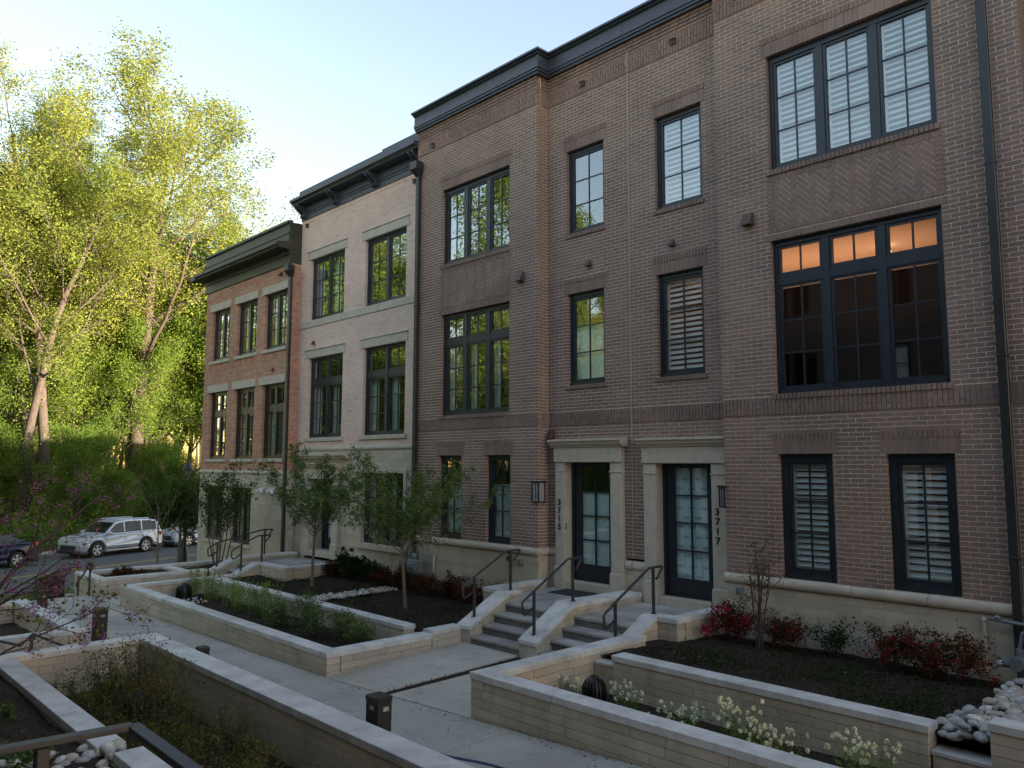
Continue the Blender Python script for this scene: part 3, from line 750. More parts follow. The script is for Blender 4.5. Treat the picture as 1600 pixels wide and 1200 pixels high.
hood(H17, -5.96, YB, 3.75, .08, .19); scupper(H17, -7.48, YR, 7.37); dryer(H17, -7.575, YR, 3.78)
downspout(H17, -2.66, YB, -2.3, 9.6, hat=False, w=.055)
b = MB(); b.cbox(-6.33, -6.23, YB-.07, YB-.003, -1.92, -1.82, .008); obj('outlet_box', b, 'gas', H17)
b = MB(); b.tube([(-3.03, YB-.03, -2.6), (-3.03, YB-.03, -1.86)], .018, 8); b.lathe([(.026, 0), (.03, .02), (.02, .045), (.001, .05)], (-3.03, YB-.03, -1.86), 10); obj('clean_out_pipe', b, 'stone', H17)
b = MB(); b.box(-8.507, -8.497, YR-.018, YR, -1.62, 7.77); obj('expansion_joint', b, 'mortar_pale', H17)
# bright room behind the transoms of the second floor
b = MB(); b.box(-8.2, -2.95, YB+.42, YB+2.38, 3.36, 3.40); obj('ceiling', b, 'ceiling', H17)
b = MB(); b.lathe([(.001, -.10), (.05, -.09), (.06, -.04), (.05, 0)], (-4.5, 12.3, 3.30), 14); lm = obj('ceiling_lamp', b, 'bulb', H17)
pl = bpy.data.lights.new('room_lamp', 'AREA'); pl.energy = 7.5; pl.color = (1, .48, .25); pl.shape = 'RECTANGLE'; pl.size = 3.2; pl.size_y = .9
plo = bpy.data.objects.new('room_lamp', pl); C.objects.link(plo); plo.location = (-5.4, 12.2, 2.2); plo.rotation_euler = (R_(180), 0, 0)

base_wall(H17, 'y', YR, -6.60, x17, -2.5, -1.80, B17)
# ---------------- number 3715
H15 = thing('brick_townhouse', 'dark brown brick townhouse in the middle with a woven shade in its door, number 3715', 'house', (-11.5, YB, -2.9))
P15 = Pool(H15, 'brown'); B15 = Pool(H15, 'block', 'block', 'blockwork', 150)
x15, X15 = -14.44, -10.517
bay(H15, P15, x15, X15, {'open': [(-13.52, -11.32, 4.42, 6.15, 'full', True), (-13.52, -11.32, 1.055, 3.29, 'row', True),
     (-13.54, -12.78, -1.57, .185, 'full', False), (-12.0, -11.28, -1.57, .185, 'full', False)], 'panel': (-13.54, -11.30, 3.42, 4.30)}, ret=X15)
window(H15, -13.52, -11.32, 4.42, 6.15, YB, 3, None, 3, 2, None, head=.09)
window(H15, -13.52, -11.32, 1.055, 3.29, YB, 3, 2.66, 3, 2, 'side', head=.075)
window(H15, -13.54, -12.78, -1.57, .185, YB, 1, None, 3, 2, 'shade', fwid=.075)
window(H15, -12.0, -11.28, -1.57, .185, YB, 1, None, 3, 2, 'shade', fwid=.075)
recess(H15, P15, X15, -8.51, [(-10.02, -9.09, 4.44, 6.11), (-10.02, -9.11, 1.50, 3.26)], (-10.25, -8.70, .45))
window(H15, -10.02, -9.09, 4.44, 6.11, YR, 1, None, 3, 2, None, head=.075)
window(H15, -10.02, -9.11, 1.50, 3.26, YR, 1, None, 3, 2, 'shade', head=.075)
entry(H15, -10.27, -8.68, .46, -2.30, YR, opening=(-10.035, -8.94, .155), number='3715', numx=-10.155, numz=-.76, style='shade')
lantern(H15, -10.55, YR-.12, -.52, .085, .36)
b = MB(); b.cbox(-10.06, -10.02, YR-.06, YR-.045, -1.22, -1.10, .004); obj('doorbell', b, 'black', H15)
base_wall(H15, 'y', YB, x15, X15, -2.85, -1.73, B15); bullnose(H15, 'y', YB, x15+.02, X15+.03, -1.575)
base_wall(H15, 'x', X15, YB+.08, YR, -2.5, -1.73, B15); bullnose(H15, 'x', X15, YB-.03, YR, -1.575, seg=.5)
base_wall(H15, 'y', YR, X15, -10.275, -2.5, -1.73, B15); bullnose(H15, 'y', YR, X15+.06, -10.275, -1.575, seg=.4)
base_wall(H15, 'y', YR, -8.67, -8.51, -2.5, -1.80, B15); bullnose(H15, 'y', YR, -8.67, -8.515, -1.665, seg=.6)
cornice_run(H15, [(x15, YB, 0, -1), (X15, YB, 1, -1), (X15, YR, 1, -1), (-8.51, YR, 0, -1)])
shell(H15, -14.42, -8.52, YR+.02, -2.9, 8.2, [-2.3, 1.0, 4.1], room=4)
scupper(H15, -13.85, YB, 7.30); hood(H15, -10.96, YB, 3.72, .08, .19); scupper(H15, -9.57, YR, 7.35); dryer(H15, -9.445, YR, 3.77)
hood(H15, -10.40, YR, .58, .05, .16)
downspout(H15, -14.33, YB-.02, -2.4, 6.68, w=.055)
b = MB(); b.cbox(-11.02, -10.92, YB-.07, YB-.003, -1.92, -1.82, .008); obj('outlet_box', b, 'gas', H15)
b = MB(); b.tube([(-11.35, YB-.02, -1.80), (-11.25, YB-.10, -1.86), (-11.18, YB-.10, -1.74)], .015, 6); b.lathe([(.02, 0), (.035, .01), (.035, .02), (.01, .03)], (-11.22, YB-.12, -1.72), 8); obj('tap', b, 'black', H15)

# ---------------- 3719 at the right edge
H19 = thing('brick_townhouse', 'dark brown brick townhouse at the right edge beyond the last downspout', 'house', (1.5, YB, -2.9))
P19 = Pool(H19, 'brown'); B19 = Pool(H19, 'block', 'block', 'blockwork', 60)
holes = []
soldiers(P19, 'y', YB-.012, -2.60, -2.28, .74, 1.0, split=.33); courses(P19, 'y', YB, -2.60, -2.28, -1.62, .74, []); courses(P19, 'y', YB, -2.60, -2.28, 1.0, 7.77, [])
courses(P19, 'x', -2.28, YB+.10, YR, -1.62, 7.77, [])
sheet(H19, 'y', YB, -2.66, -2.28, -1.62, 7.77, [], 'mortar'); sheet(H19, 'x', -2.28, YB+.006, YR+.01, -1.62, 7.77, [], 'mortar')
wl = [(-2.05, -1.10, 5.26, 7.0), (-2.05, -1.10, 1.5, 3.28)]
courses(P19, 'y', YR, -2.28, 0.6, -1.62, 7.77, wl+[(-2.12, -1.03, 5.06, 5.26), (-1.95, -.45, -3, .42)])
sheet(H19, 'y', YR, -2.28, 30.0, -1.62, 7.77, wl+[(-1.95, -.45, -3, .42)], 'mortar')
window(H19, -2.05, -1.10, 5.26, 7.0, YR, 1, None, 3, 2, None); window(H19, -2.05, -1.10, 1.5, 3.28, YR, 1, None, 3, 2, 'shade')
b = MB(); b.cbox(-2.12, -1.03, YR-.04, YR+.1, 5.06, 5.255, .01); obj('window_sill', b, 'stone', H19)
entry(H19, -1.97, -.43, .44, -2.34, YR, opening=(-1.62, -.78, .16), style='shade')
base_wall(H19, 'y', YB, -2.66, -2.28, -2.62, -1.78, B19); bullnose(H19, 'y', YB, -2.62, -2.25, -1.625, seg=.6); base_wall(H19, 'x', -2.28, YB+.08, YR, -2.62, -1.78, B19)
base_wall(H19, 'y', YR, -.40, 6.0, -2.62, -1.62, B19)
cornice_run(H19, [(-2.595, YB, 0, -1), (-2.28, YB, 1, -1), (-2.28, YR, 1, -1), (30.0, YR, 0, -1)])
shell(H19, -2.62, 30.0, YR+.02, -2.9, 8.2, [-2.3, 1.0, 4.1])

# ---------------- number 3713, pale brick
YG = 11.1
H13 = thing('brick_townhouse', 'pale beige brick townhouse with a bracketed dark cornice and stone ground floor, number 3713', 'house', (-17.6, YG, -2.9))
P13 = Pool(H13, 'beige'); B13 = Pool(H13, 'block', 'block', 'blockwork', 150)
x13, X13 = -20.42, -14.45
op3 = [(-19.86, -18.06, 4.04, 5.80), (-17.07, -15.27, 4.04, 5.80), (-19.83, -18.04, .72, 2.95), (-17.05, -15.24, .72, 2.95)]
st3 = [(-20.02, -17.93, 5.80, 6.03), (-17.20, -15.14, 5.80, 6.03), (-20.02, -17.93, 2.95, 3.175), (-17.20, -15.14, 2.95, 3.175), (x13, X13, 3.84, 4.04), (-19.93, -17.94, .61, .72), (-17.15, -15.14, .61, .72)]
courses(P13, 'y', YG, x13, X13, .47, 6.95, op3+st3); soldiers(P13, 'y', YG-.01, x13, X13, 6.95, 7.05)
sheet(H13, 'y', YG, x13, X13, .47, 7.1, op3, 'mortar_pale')
for (a, b_, p, q) in st3[:4]:
    b = MB(); b.cbox(a, b_, YG-.02, YG+.1, p+.003, q, .01); obj('window_lintel', b, 'stone', H13)
    b = MB(); b.cbox(a-.01, b_+.01, YG-.04, YG+.05, q, q+.04, .006); obj('lintel_cap', b, 'stone', H13)
n = 6
for i in range(n):
    b = MB(); a = x13+(X13-x13)*i/n; b.cbox(a+.003, a+(X13-x13)/n-.003, YG-.025, YG+.1, 3.84, 4.035, .008); obj('sill_stone', b, 'stone', H13)
for (a, b_, p, q) in st3[5:]:
    b = MB(); b.cbox(a, b_, YG-.05, YG+.12, p, q-.003, .01); obj('window_sill', b, 'stone', H13)
window(H13, *op3[0], YG, 2, None, 3, 2, 'side', 'frame'); window(H13, *op3[1], YG, 2, None, 3, 2, None, 'frame')
window(H13, *op3[2], YG, 2, 2.25, 3, 2, 'side', 'frame'); window(H13, *op3[3], YG, 2, 2.25, 3, 2, 'side', 'frame')
bullnose(H13, 'y', YG, x13, X13, .47, r=.06)
dh3 = (-19.80, -17.98, -3.0, .05); wo3 = (-16.98, -15.22, -1.95, -.22)
courses(B13, 'y', YG, x13, X13, -2.95, .35, [dh3, (wo3[0]-.12, wo3[1]+.12, wo3[2]-.14, wo3[3]+.10)], L=.61, H=.105, depth=.08, j=.005, jit=.0012)
sheet(H13, 'y', YG, x13, X13, -2.95, .36, [dh3, wo3], 'mortar_block', name='ground_floor_wall')
b = MB()
b.cbox(wo3[0]-.12, wo3[0], YG-.03, YG+.09, wo3[2], wo3[3]+.10, .008); b.cbox(wo3[1], wo3[1]+.12, YG-.03, YG+.09, wo3[2], wo3[3]+.10, .008)
b.cbox(wo3[0], wo3[1], YG-.03, YG+.09, wo3[3], wo3[3]+.10, .008); b.cbox(wo3[0]-.18, wo3[1]+.18, YG-.07, YG+.09, wo3[2]-.14, wo3[2], .01)
obj('window_casing', b, 'stone', H13)
window(H13, *wo3, YG, 2, None, 3, 2, 'side', 'frame', fwid=.07)
entry(H13, -19.76, -18.0, .02, -2.47, YG, opening=(-19.44, -18.27, -.35), number='3713', numx=-18.135, numz=-.92, style='shade', depth=.43)
b = MB(); profile_band(b, 'y', YG, -20.2, -17.6, [(0, .14), (.10, .14), (.12, .19), (.20, .22), (.20, .27), (0, .29)]); obj('entablature', b, 'stone', H13, fix=True)
c13 = [(0, 7.05), (.04, 7.05), (.04, 7.20), (.06, 7.22), (.06, 7.27), (.08, 7.30), (.08, 7.52), (.34, 7.54), (.36, 7.60), (.44, 7.63), (.44, 7.72), (0, 7.76)]
c13 = [(o, 7.05+(z-7.05)*.82) for o, z in c13]
b = MB(); profile_band(b, 'y', YG, x13+.0, X13, c13); obj('cornice', b, 'cornice', H13, fix=True)
b = MB(); b.box(-20.1, X13, YG-.3, YG+.1, 7.63, 7.80); b.box(-16.1, X13, YG-.2, YG+.2, 7.8, 7.92); obj('parapet_cap', b, 'cornice', H13)
for bx in (-20.22, -18.46, -16.58, -14.72):
    b = MB()
    for s in (-.07, .07):
        pr = [(0, 7.10), (.07, 7.10), (.11, 7.14), (.09, 7.20), (.13, 7.25), (.26, 7.34), (.31, 7.40), (.31, 7.44), (0, 7.44)]
        profile_band(b, 'y', YG-.04, bx+s-.035, bx+s+.035, pr)
    obj('bracket', b, 'cornice', H13, fix=True)
shell(H13, x13, X13, YG+.02, -2.95, 7.5, [-2.4, .6, 3.9])
scupper(H13, -20.35+.25, YG, 6.86); scupper(H13, -14.95, YG, 6.83); dryer(H13, -19.55, YG, 3.38); hood(H13, -14.62, YG, 6.2, .05, .14, 'cornice')
for hx in (-17.75, -17.35):
    b = MB(); b.lathe([(.045, -.05), (.05, 0), (.035, .04), (.01, .05)], (hx, YG-.05, -2.15), 8); obj('vent', b, 'vent_dark', H13)

# ---------------- 3711, red brick
H11 = thing('brick_townhouse', 'red orange brick townhouse farthest left with olive cornice and rows of three windows', 'house', (-23.4, YB, -2.9))
P11 = Pool(H11, 'red'); B11 = Pool(H11, 'block', 'block', 'blockwork', 150)
x11, X11 = -26.28, -20.42
cols11 = [(-25.75, -24.43), (-23.85, -22.51), (-21.97, -20.62)]
op = [(a, b_, 3.38, 5.06) for a, b_ in cols11]+[(a, b_, .155, 2.33) for a, b_ in cols11]
lt = [(a-.20, b_+.05, q, q+.25) for a, b_, p, q in op]; sl_ = [(a-.1, b_+.05, p-.11, p) for a, b_, p, q in op]
hs = op+lt+sl_
soldiers(P11, 'y', YB-.004, x11, X11, 3.06, 3.265); 
courses(P11, 'y', YB, x11, X11, -.20, 5.77, hs+[(x11, X11, 3.06, 3.265)])
courses(P11, 'x', X11, YB+.10, YG, -.2, 5.77, [])
sheet(H11, 'y', YB, x11, X11, -.2, 5.8, op, 'mortar_pale'); sheet(H11, 'x', X11, YB+.006, YG+.01, -.2, 5.8, [], 'mortar_pale')
for (a, b_, p, q) in lt: b = MB(); b.cbox(a, b_, YB-.03, YB+.1, p+.003, q-.003, .01); b.box(a+.01, b_-.01, YB-.045, YB, p+.004, p+.05); obj('window_lintel', b, 'stone', H11)
for (a, b_, p, q) in sl_: b = MB(); b.cbox(a, b_, YB-.05, YB+.12, p+.003, q-.003, .01); obj('window_sill', b, 'stone', H11)
for (a, b_) in cols11:
    window(H11, a, b_, 3.38, 5.06, YB, 2, None, 3, 2, 'side', 'frame_dark', mull=.12, fwid=.08); window(H11, a, b_, .155, 2.33, YB, 2, 1.62, 3, 2, 'curtain', 'frame_dark', mull=.12, fwid=.08, tbar=.16)
bullnose(H11, 'y', YB, x11-.02, X11, -.2, r=.06)
op1 = [(-25.75, -24.43, -2.42, -.73), (-23.80, -22.49, -2.42, -.73)]
courses(B11, 'y', YB, x11, X11, -3.3, -.32, op1+[(a-.15, b_+.15, q, q+.22) for a, b_, p, q in op1]+[(a-.05, b_+.05, p-.1, p) for a, b_, p, q in op1], L=.9, H=.42, depth=.08, j=.010, jit=.001)
sheet(H11, 'y', YB, x11, X11, -3.3, -.31, op1, 'mortar_block', name='ground_floor_wall'); sheet(H11, 'x', X11, YB+.006, YG+.01, -3.3, -.2, [], 'mortar_block', name='ground_floor_wall')
for (a, b_, p, q) in op1:
    b = MB(); b.cbox(a-.15, b_+.15, YB-.09, YB+.1, q+.003, q+.217, .01); obj('window_lintel', b, 'stone', H11)
    b = MB(); b.cbox(a-.05, b_+.05, YB-.05, YB+.12, p-.1, p-.003, .01); obj('window_sill', b, 'stone', H11)
    window(H11, a, b_, p, q, YB, 2, None, 3, 2, 'curtain', 'frame_dark', mull=.10, fwid=.07)
c11 = [(0, 5.77), (.05, 5.77), (.05, 6.02), (.08, 6.04), (.08, 6.20), (.12, 6.22), (.12, 6.35), (.42, 6.37), (.44, 6.42), (.50, 6.44), (.50, 6.52), (.12, 6.56), (.12, 6.72), (.10, 6.74), (.10, 6.96), (.16, 6.98), (.16, 7.05), (0, 7.08)]
low = [(o, z-.25 if 6.1 < z < 6.6 else z) for o, z in c11]
b = MB(); profile_band(b, 'y', YB, x11-.0, X11+.0, c11[:5]+[(.08, 6.13)]+[(o, z-.18) for o, z in c11[6:11]]+[(.12, 6.40), (.12, 6.62), (.14, 6.64), (.14, 6.68), (.10, 6.70), (.10, 6.93), (.16, 6.95), (.16, 7.02), (0, 7.05)])
b.box(x11-.42, x11, YB-.46, YB+11, 6.19, 6.34); b.box(x11-.06, x11, YB-.05, YB+11, 5.77, 6.19); b.box(X11-.02, X11+.0-.003, YB+.002, YG+.6, 5.77, 6.98); b.box(x11+.1, X11-.03, YB+.15, YB+.4, 5.8, 7.0); obj('cornice', b, 'cornice_green', H11, fix=True)
b = MB()
for z in (6.05, 6.40): b.box(-20.75, -20.66, YB-.16, YB-.05, z-.02 if z > 6.2 else z, z+.06 if z > 6.2 else z+.07)
obj('cornice_vent', b, 'cornice_green', H11)
shell(H11, x11, X11, YB+.1, -3.3, 6.9, [-2.6, .05, 3.2])
downspout(H11, -20.36, YB, -2.5, 5.35, w=.055); dryer(H11, -21.0, YB, 5.55); dryer(H11, -21.35, YB, 2.75)
for hx in (-21.75, -21.1):
    b = MB(); b.tube([(hx, YB-.003, -.75), (hx, YB-.06, -.75)], .06, 10); b.tube([(hx+.04, YB-.06, -.73), (hx+.16, YB-.13, -.86)], .05, 8); b.tube([(hx-.05, YB-.06, -.74), (hx-.12, YB-.14, -.82)], .045, 8); obj('floodlight', b, 'white', H11)
b = MB(); b.box(x11-.02, x11, YB+.006, YB+11, -3.3, 5.77); obj('side_wall', b, 'red', H11)
for q in (P17, B17, P15, B15, P19, B19, P13, B13, P11, B11): q.finish()

RB = thing('brick_townhouse', 'unseen brick row added behind the houses to block the low sun', 'house', (0, 30, -3.3))  # added out of view to shade the parked cars and lower wood
q = MB(); q.box(-24, 40, 30, 30.25, -4.6, 4.8); q.box(-24, 40, 41, 41.25, -4.6, 4.8); q.box(-24, -23.75, 30.25, 41, -4.6, 4.8); q.box(39.75, 40, 30.25, 41, -4.6, 4.8); obj('wall', q, 'bricktex', RB)
q = MB(); q.box(-24.2, 40.2, 29.8, 41.45, 4.8, 5.1); obj('roof', q, 'roof', RB)
q = MB()
for i in range(15):
    for z in (-1.6, .9): q.box(-22+i*4.2, -20.6+i*4.2, 29.97, 30.0, z, z+2.0)
obj('window', q, 'carglass', RB)
# ---------------- the row across the courtyard, behind the camera (seen only as reflections)
HO = thing('brick_townhouse', 'brown brick townhouse across the courtyard, seen only in the window reflections', 'house', (0, 0, -2.9))
for xx in (-8.2, 4.2):
    pass
op = []
for x0 in (-7.6, -1.6, 4.4, 10.4):
    op += [(x0, x0+2.2, 4.4, 6.2), (x0, x0+2.2, 1.05, 3.3), (x0, x0+.8, -1.6, .15), (x0+1.4, x0+2.2, -1.6, .15), (x0+3.3, x0+4.2, 4.4, 6.1), (x0+3.3, x0+4.2, 1.5, 3.3)]
sheet(HO, 'y', 10.8, -26.5, 16.5, -2.9, 7.2, op, 'bricktex')
for i, o_ in enumerate(op): window(HO, *o_, 10.8, 3 if o_[1]-o_[0] > 2 else 1, None, 3, 2, 'shade_full' if i % 5 == 2 else None, panes=False)
for x0 in (-7.6, -1.6, 4.4, 10.4):
    b = MB(); b.box(x0+2.9, x0+3.15, 10.7, 10.8, -2.3, 0); b.box(x0+4.3, x0+4.55, 10.7, 10.8, -2.3, 0); b.box(x0+2.85, x0+4.6, 10.6, 10.8, 0, .4); obj('door_surround', b, 'stone', HO)
    b = MB(); b.box(x0+3.15, x0+4.3, 10.74, 10.8, -2.3, 0); obj('door', b, 'door', HO)
    b = MB(); b.box(x0+3.4, x0+4.05, 10.72, 10.74, -1.9, -.15); obj('door_glass', b, 'shade', HO)
b = MB(); b.box(-26.5, 16.5, 10.6, 10.8, 6.9, 7.4); obj('cornice', b, 'cornice', HO)
shell(HO, -26.5, 16.5, 10.8, -2.9, 7.2, [-2.3, 1.0, 4.1], sun_block=False)
bpy.context.view_layer.update()
for ch in HO.children: ch.matrix_parent_inverse = Matrix.Translation((0, 0, 2.9))
HO.rotation_euler[2] = math.pi; HO.location = (0, 10.2, -2.9)

# ================================================================ GROUND, PATHS, WALLS, STEPS
ZP = [(-24, -3.16), (-20.9, -3.13), (-18.6, -3.09), (-13.6, -3.02), (-10.0, -2.975), (-6.9, -2.825), (-5.7, -2.775), (-4.5, -2.712), (0, -2.50), (8, -2.3)]
def zp(x): return float(np.interp(x, [a for a, _ in ZP], [b for _, b in ZP]))
RD = Vector((-.342, .94, 0)); RN = Vector((-.94, -.342, 0)); RC = Vector((-37.2, 11.3, 0)); ZR = -4.42
def road_pt(s, t, z): p = RC+RD*s+RN*t; return (p.x, p.y, z)
g = MB(); n = 30
g.add([(-900, -900, -5.2), (900, -900, -5.2), (900, 900, -5.2), (-900, 900, -5.2)], [(0, 1, 2, 3)])
struct('ground', g, 'forest_floor')
def strip(name, t0, t1, z, mat, s0=-90, s1=110, z1=None):
    b = MB(); n = 40
    for i in range(n+1):
        s = s0+(s1-s0)*i/n; b.v += [road_pt(s, t0, z), road_pt(s, t1, z if z1 is None else z1)]
    for i in range(n): b.f.append((2*i, 2*i+1, 2*i+3, 2*i+2)); b.m.append(0)
    return b
struct('road', strip('road', -5.2, 6.4, ZR, 'asphalt'), 'asphalt')
b = strip('y', -.28, -.18, ZR+.005, ''); b2 = strip('y', -.02, .08, ZR+.005, ''); b.add(b2.v, b2.f); struct('yellow_line', b, 'yellow')
b = MB()
for t0, t1 in ((-5.36, -5.2), (6.4, 6.56)):
    for i in range(50):
        s = -90+i*4; b.hexa([road_pt(s+.01, t0, ZR-.3), road_pt(s+.01, t1, ZR-.3), road_pt(s+3.99, t1, ZR-.3), road_pt(s+3.99, t0, ZR-.3)], [road_pt(s+.01, t0, ZR+.13), road_pt(s+.01, t1, ZR+.13), road_pt(s+3.99, t1, ZR+.13), road_pt(s+3.99, t0, ZR+.13)])
o = struct('kerb', b, 'walk'); fixn(o.data)
struct('verge', strip('verge', -5.36, -7.0, ZR+.13, 'grass'), 'grass')
struct('pavement', strip('pavement', -7.0, -8.8, ZR+.134, 'walk'), 'walk')
# hillside beyond the street, rising into the wood
b = MB(); rr = random.Random(3); cols = 60; rows = 22
for j in range(rows):
    t = 6.56+j*6.0
    for i in range(cols):
        s = -150+i*5.2; z = ZR+.13+min(2.2, .09*(t-6.56))+rr.uniform(-.15, .25)*(1 if j else 0)
        b.v.append(road_pt(s, t, z))
for j in range(rows-1):
    for i in range(cols-1): q = j*cols+i; b.f.append((q, q+1, q+cols+1, q+cols)); b.m.append(0)
struct('hillside', b, 'forest_floor', smooth=True)
# the raised site
b = MB(); b.box(-22.4, 32, -14, 25, -5.3, -3.35); struct('site', b, 'soil')
b = MB(); b.hexa([(-31, -14, -5.3), (-22.4, -14, -5.3), (-22.4, 25, -5.3), (-34, 25, -5.3)], [(-29, -14, -4.32), (-22.4, -14, -3.6), (-22.4, 25, -3.6), (-32, 25, -4.3)]); struct('lawn_slope', b, 'grass')

def slab_row(name, pieces, mat, thick=.12, kind='structure', label=None):
    """pieces: lists of four (x,y,z) corners; every slab is its own piece"""
    root = bpy.data.objects.new(name, None); C.objects.link(root); root['kind'] = kind
    c = pieces[0][0]; root.location = (c[0], c[1], c[2]-thick)
    for p in pieces:
        q = MB(); q.hexa([(x, y, z-thick) for x, y, z in p], p); o = obj('slab', q, mat, root, fix=True); bevel(o, .006, 1)
    return root
xs = [-20.88, -17.36, -13.5, -9.68, -6.2, -2.6, 1.2, 5.0, 8.6]
slab_row('path', [[(a+.006, 4.05, zp(a)), (b_-.006, 4.05, zp(b_)), (b_-.006, 5.982, zp(b_)), (a+.006, 5.982, zp(a))] for a, b_ in zip(xs, xs[1:])], 'path')
def walk(name, x0, x1, y0, y1, z1, n=2):
    ps = []
    for i in range(n):
        ya, yb = y0+(y1-y0)*i/n+.004, y0+(y1-y0)*(i+1)/n-.004
        za = [zp(x)*(1-i/n)+z1*(i/n) for x in (x0, x1)]; zb = [zp(x)*(1-(i+1)/n)+z1*((i+1)/n) for x in (x0, x1)]
        ps.append([(x0, ya, za[0]), (x1, ya, za[1]), (x1, yb, zb[1]), (x0, yb, zb[0])])
    return slab_row(name, ps, 'walk')
walk('entry_walk', -9.99, -8.66, 6.0, 8.51, -2.852); walk('entry_walk', -8.49, -6.90, 6.0, 8.6, -2.87)
walk('entry_walk', -20.2, -18.62, 6.0, 8.7, -3.02); walk('entry_walk', -14.55, -11.65, 4.04, 1.0, -3.0)
b = MB(); b.hexa([(-8.655, 6.03, -3.2), (-8.495, 6.03, -3.2), (-8.495, 8.5, -3.2), (-8.655, 8.5, -3.2)], [(-8.655, 6.03, -2.925), (-8.495, 6.03, -2.915), (-8.495, 8.5, -2.87), (-8.655, 8.5, -2.87)])
struct('planting_strip', b, 'mulch')
def bed(name, x0, x1, y0, y1, z, mat='mulch', amp=.03, seed=1, zf=None):
    r = random.Random(seed); nx = max(2, int((x1-x0)/.12)); ny = max(2, int((y1-y0)/.12)); b = MB()
    ph = [r.uniform(0, 6) for _ in range(4)]
    for j in range(ny+1):
        for i in range(nx+1):
            x = x0+(x1-x0)*i/nx; y = y0+(y1-y0)*j/ny
            zz = (zf(x, y) if zf else z)+amp*(math.sin(x*2.1+ph[0])*math.sin(y*2.4+ph[1])*.8+math.sin(x*7+ph[2])*math.sin(y*6+ph[3])*.3+r.uniform(-.35, .35))
            b.v.append((x, y, zz))
    for j in range(ny):
        for i in range(nx): q = j*(nx+1)+i; b.f.append((q, q+1, q+nx+2, q+nx+1)); b.m.append(0)
    return struct(name, b, mat, smooth=True)
bed('flower_bed', -6.70, 6.0, 6.2, 7.85, -2.84, amp=.02, seed=2)
bed('lawn_bed', -6.9, 6.0, 8.0, 10.82, -2.47, seed=3, zf=lambda x, y: -2.42-.045*(y-8)-.0*x)
bed('flower_bed', -18.38, -10.2, 6.2, 7.98, -3.0, amp=.03, seed=4)
bed('lawn_bed', -18.5, -10.1, 8.12, 10.82, -2.72, seed=5, zf=lambda x, y: -2.74+.02*(y-8))
bed('lawn_bed', -17.3, -10.2, 10.7, 11.12, -2.66, seed=6, amp=.02)
bed('shrub_bed', -11.35, 3.0, 2.4, 4.06, -2.93, seed=7, amp=.04, mat='soil')
bed('upper_bed', -12.0, -4.2, -.4, 2.3, -2.48, seed=8, amp=.03, mat='soil')
bed('shrub_bed', -18.5, -14.95, 2.2, 4.0, -3.15, seed=9, amp=.03, mat='soil')
bed('shrub_bed', -22.0, -20.3, 6.2, 10.8, -2.80, seed=10, amp=.03)

# ---- low walls, each of blocks under a coping
def wall(name, label, x0, y0, x1, y1, zt, zb, w=.22, ch=.075, group=None, limit=300, zb2=None, cat='garden wall', faces='both', course=.098, seglen=1.25, ends=(0, 0)):
    """wall whose outer face runs from (x0,y0) to (x1,y1); the body lies to the left of that direction"""
    root = thing(name, label, cat, ((x0+x1)/2, (y0+y1)/2, zb), group)
    d = Vector((x1-x0, y1-y0, 0)); L = d.length; d.normalize(); nrm = Vector((-d.y, d.x, 0))
    ang = math.atan2(d.y, d.x); o3 = Vector((x0, y0, 0))
    zc = zt-ch
    def place(me, nm, u, v, z):
        p = o3+d*u+nrm*v; o = link(nm, me, root, (p.x, p.y, z)); o.rotation_euler[2] = ang; return o
    core = MB(); core.box(0.012, L-.012, .016, w-.016, zb, zc)
    place(core.mesh('core', 'mortar_block'), 'core', 0, 0, 0)
    n = int(math.ceil((zc-zb)/course)); cnt = 0; rest = MB()
    for k in range(n):
        za, zb_ = zc-(k+1)*course, zc-k*course
        u = -rnd.uniform(0, .5)
        while u < L:
            ln = rnd.choice((.41, .61, .61, .61)); a, b = max(0, u), min(L, u+ln)
            if b-a > .04:
                aa = a+(.0 if a == 0 else .0025); bb = b-(.0 if b == L else .0025); hh = course-.005; wd = w-.0+rnd.uniform(-.001, .001)
                if cnt < limit:
                    place(box_mesh(bb-aa, wd, hh, 'block', 'block', .003), 'block', (aa+bb)/2, w/2, za+course/2); cnt += 1
                else: rest.box(aa, bb, 0, w, za+.003, zb_-.003)
            u += ln
    if rest.v: place(rest.mesh('blockwork', 'block'), 'blockwork', 0, 0, 0)['kind'] = 'stuff'
    m = max(1, int(round(L/seglen)))
    e0, e1 = -.012-ends[0], L+.012+ends[1]
    for i in range(m):
        a, b = e0+(e1-e0)*i/m+(.0015 if i else 0), e0+(e1-e0)*(i+1)/m-(.0015 if i < m-1 else 0)
        place(box_mesh(b-a, w+.024, ch, 'coping', 'coping', .005), 'coping', (a+b)/2, w/2, zt-ch/2)
    return root
G = None
wall('garden_wall', 'long front planter wall with white coping below the two small green trees', -18.62, 6.0, -9.98, 6.0, -2.645, -3.35)
wall('garden_wall', 'short planter end wall beside the 3715 entry walk, with a stepped coping', -9.98, 6.232, -9.98, 7.86, -2.645, -3.2)
wall('garden_wall', 'last length of wall running up to the left cheek of the 3715 steps', -9.98, 7.875, -9.98, 8.47, -2.60, -3.1)
wall('garden_wall', 'planter end wall beside the 3713 entry walk', -18.62, 8.55, -18.62, 6.24, -2.645, -3.3)
wall('garden_wall', 'rear planter wall with coping behind the tall thin green seedlings', -18.16, 7.88, -14.45, 7.88, -2.64, -3.3)
wall('garden_wall', 'rear planter wall behind the bushy shrubs, ending at a low notch', -14.12, 7.86, -10.72, 7.86, -2.63, -3.3)
wall('garden_wall', 'low bare sill in the notch of the rear wall left of the 3715 walk', -10.69, 7.88, -10.22, 7.88, -2.76, -3.3, ch=.04)
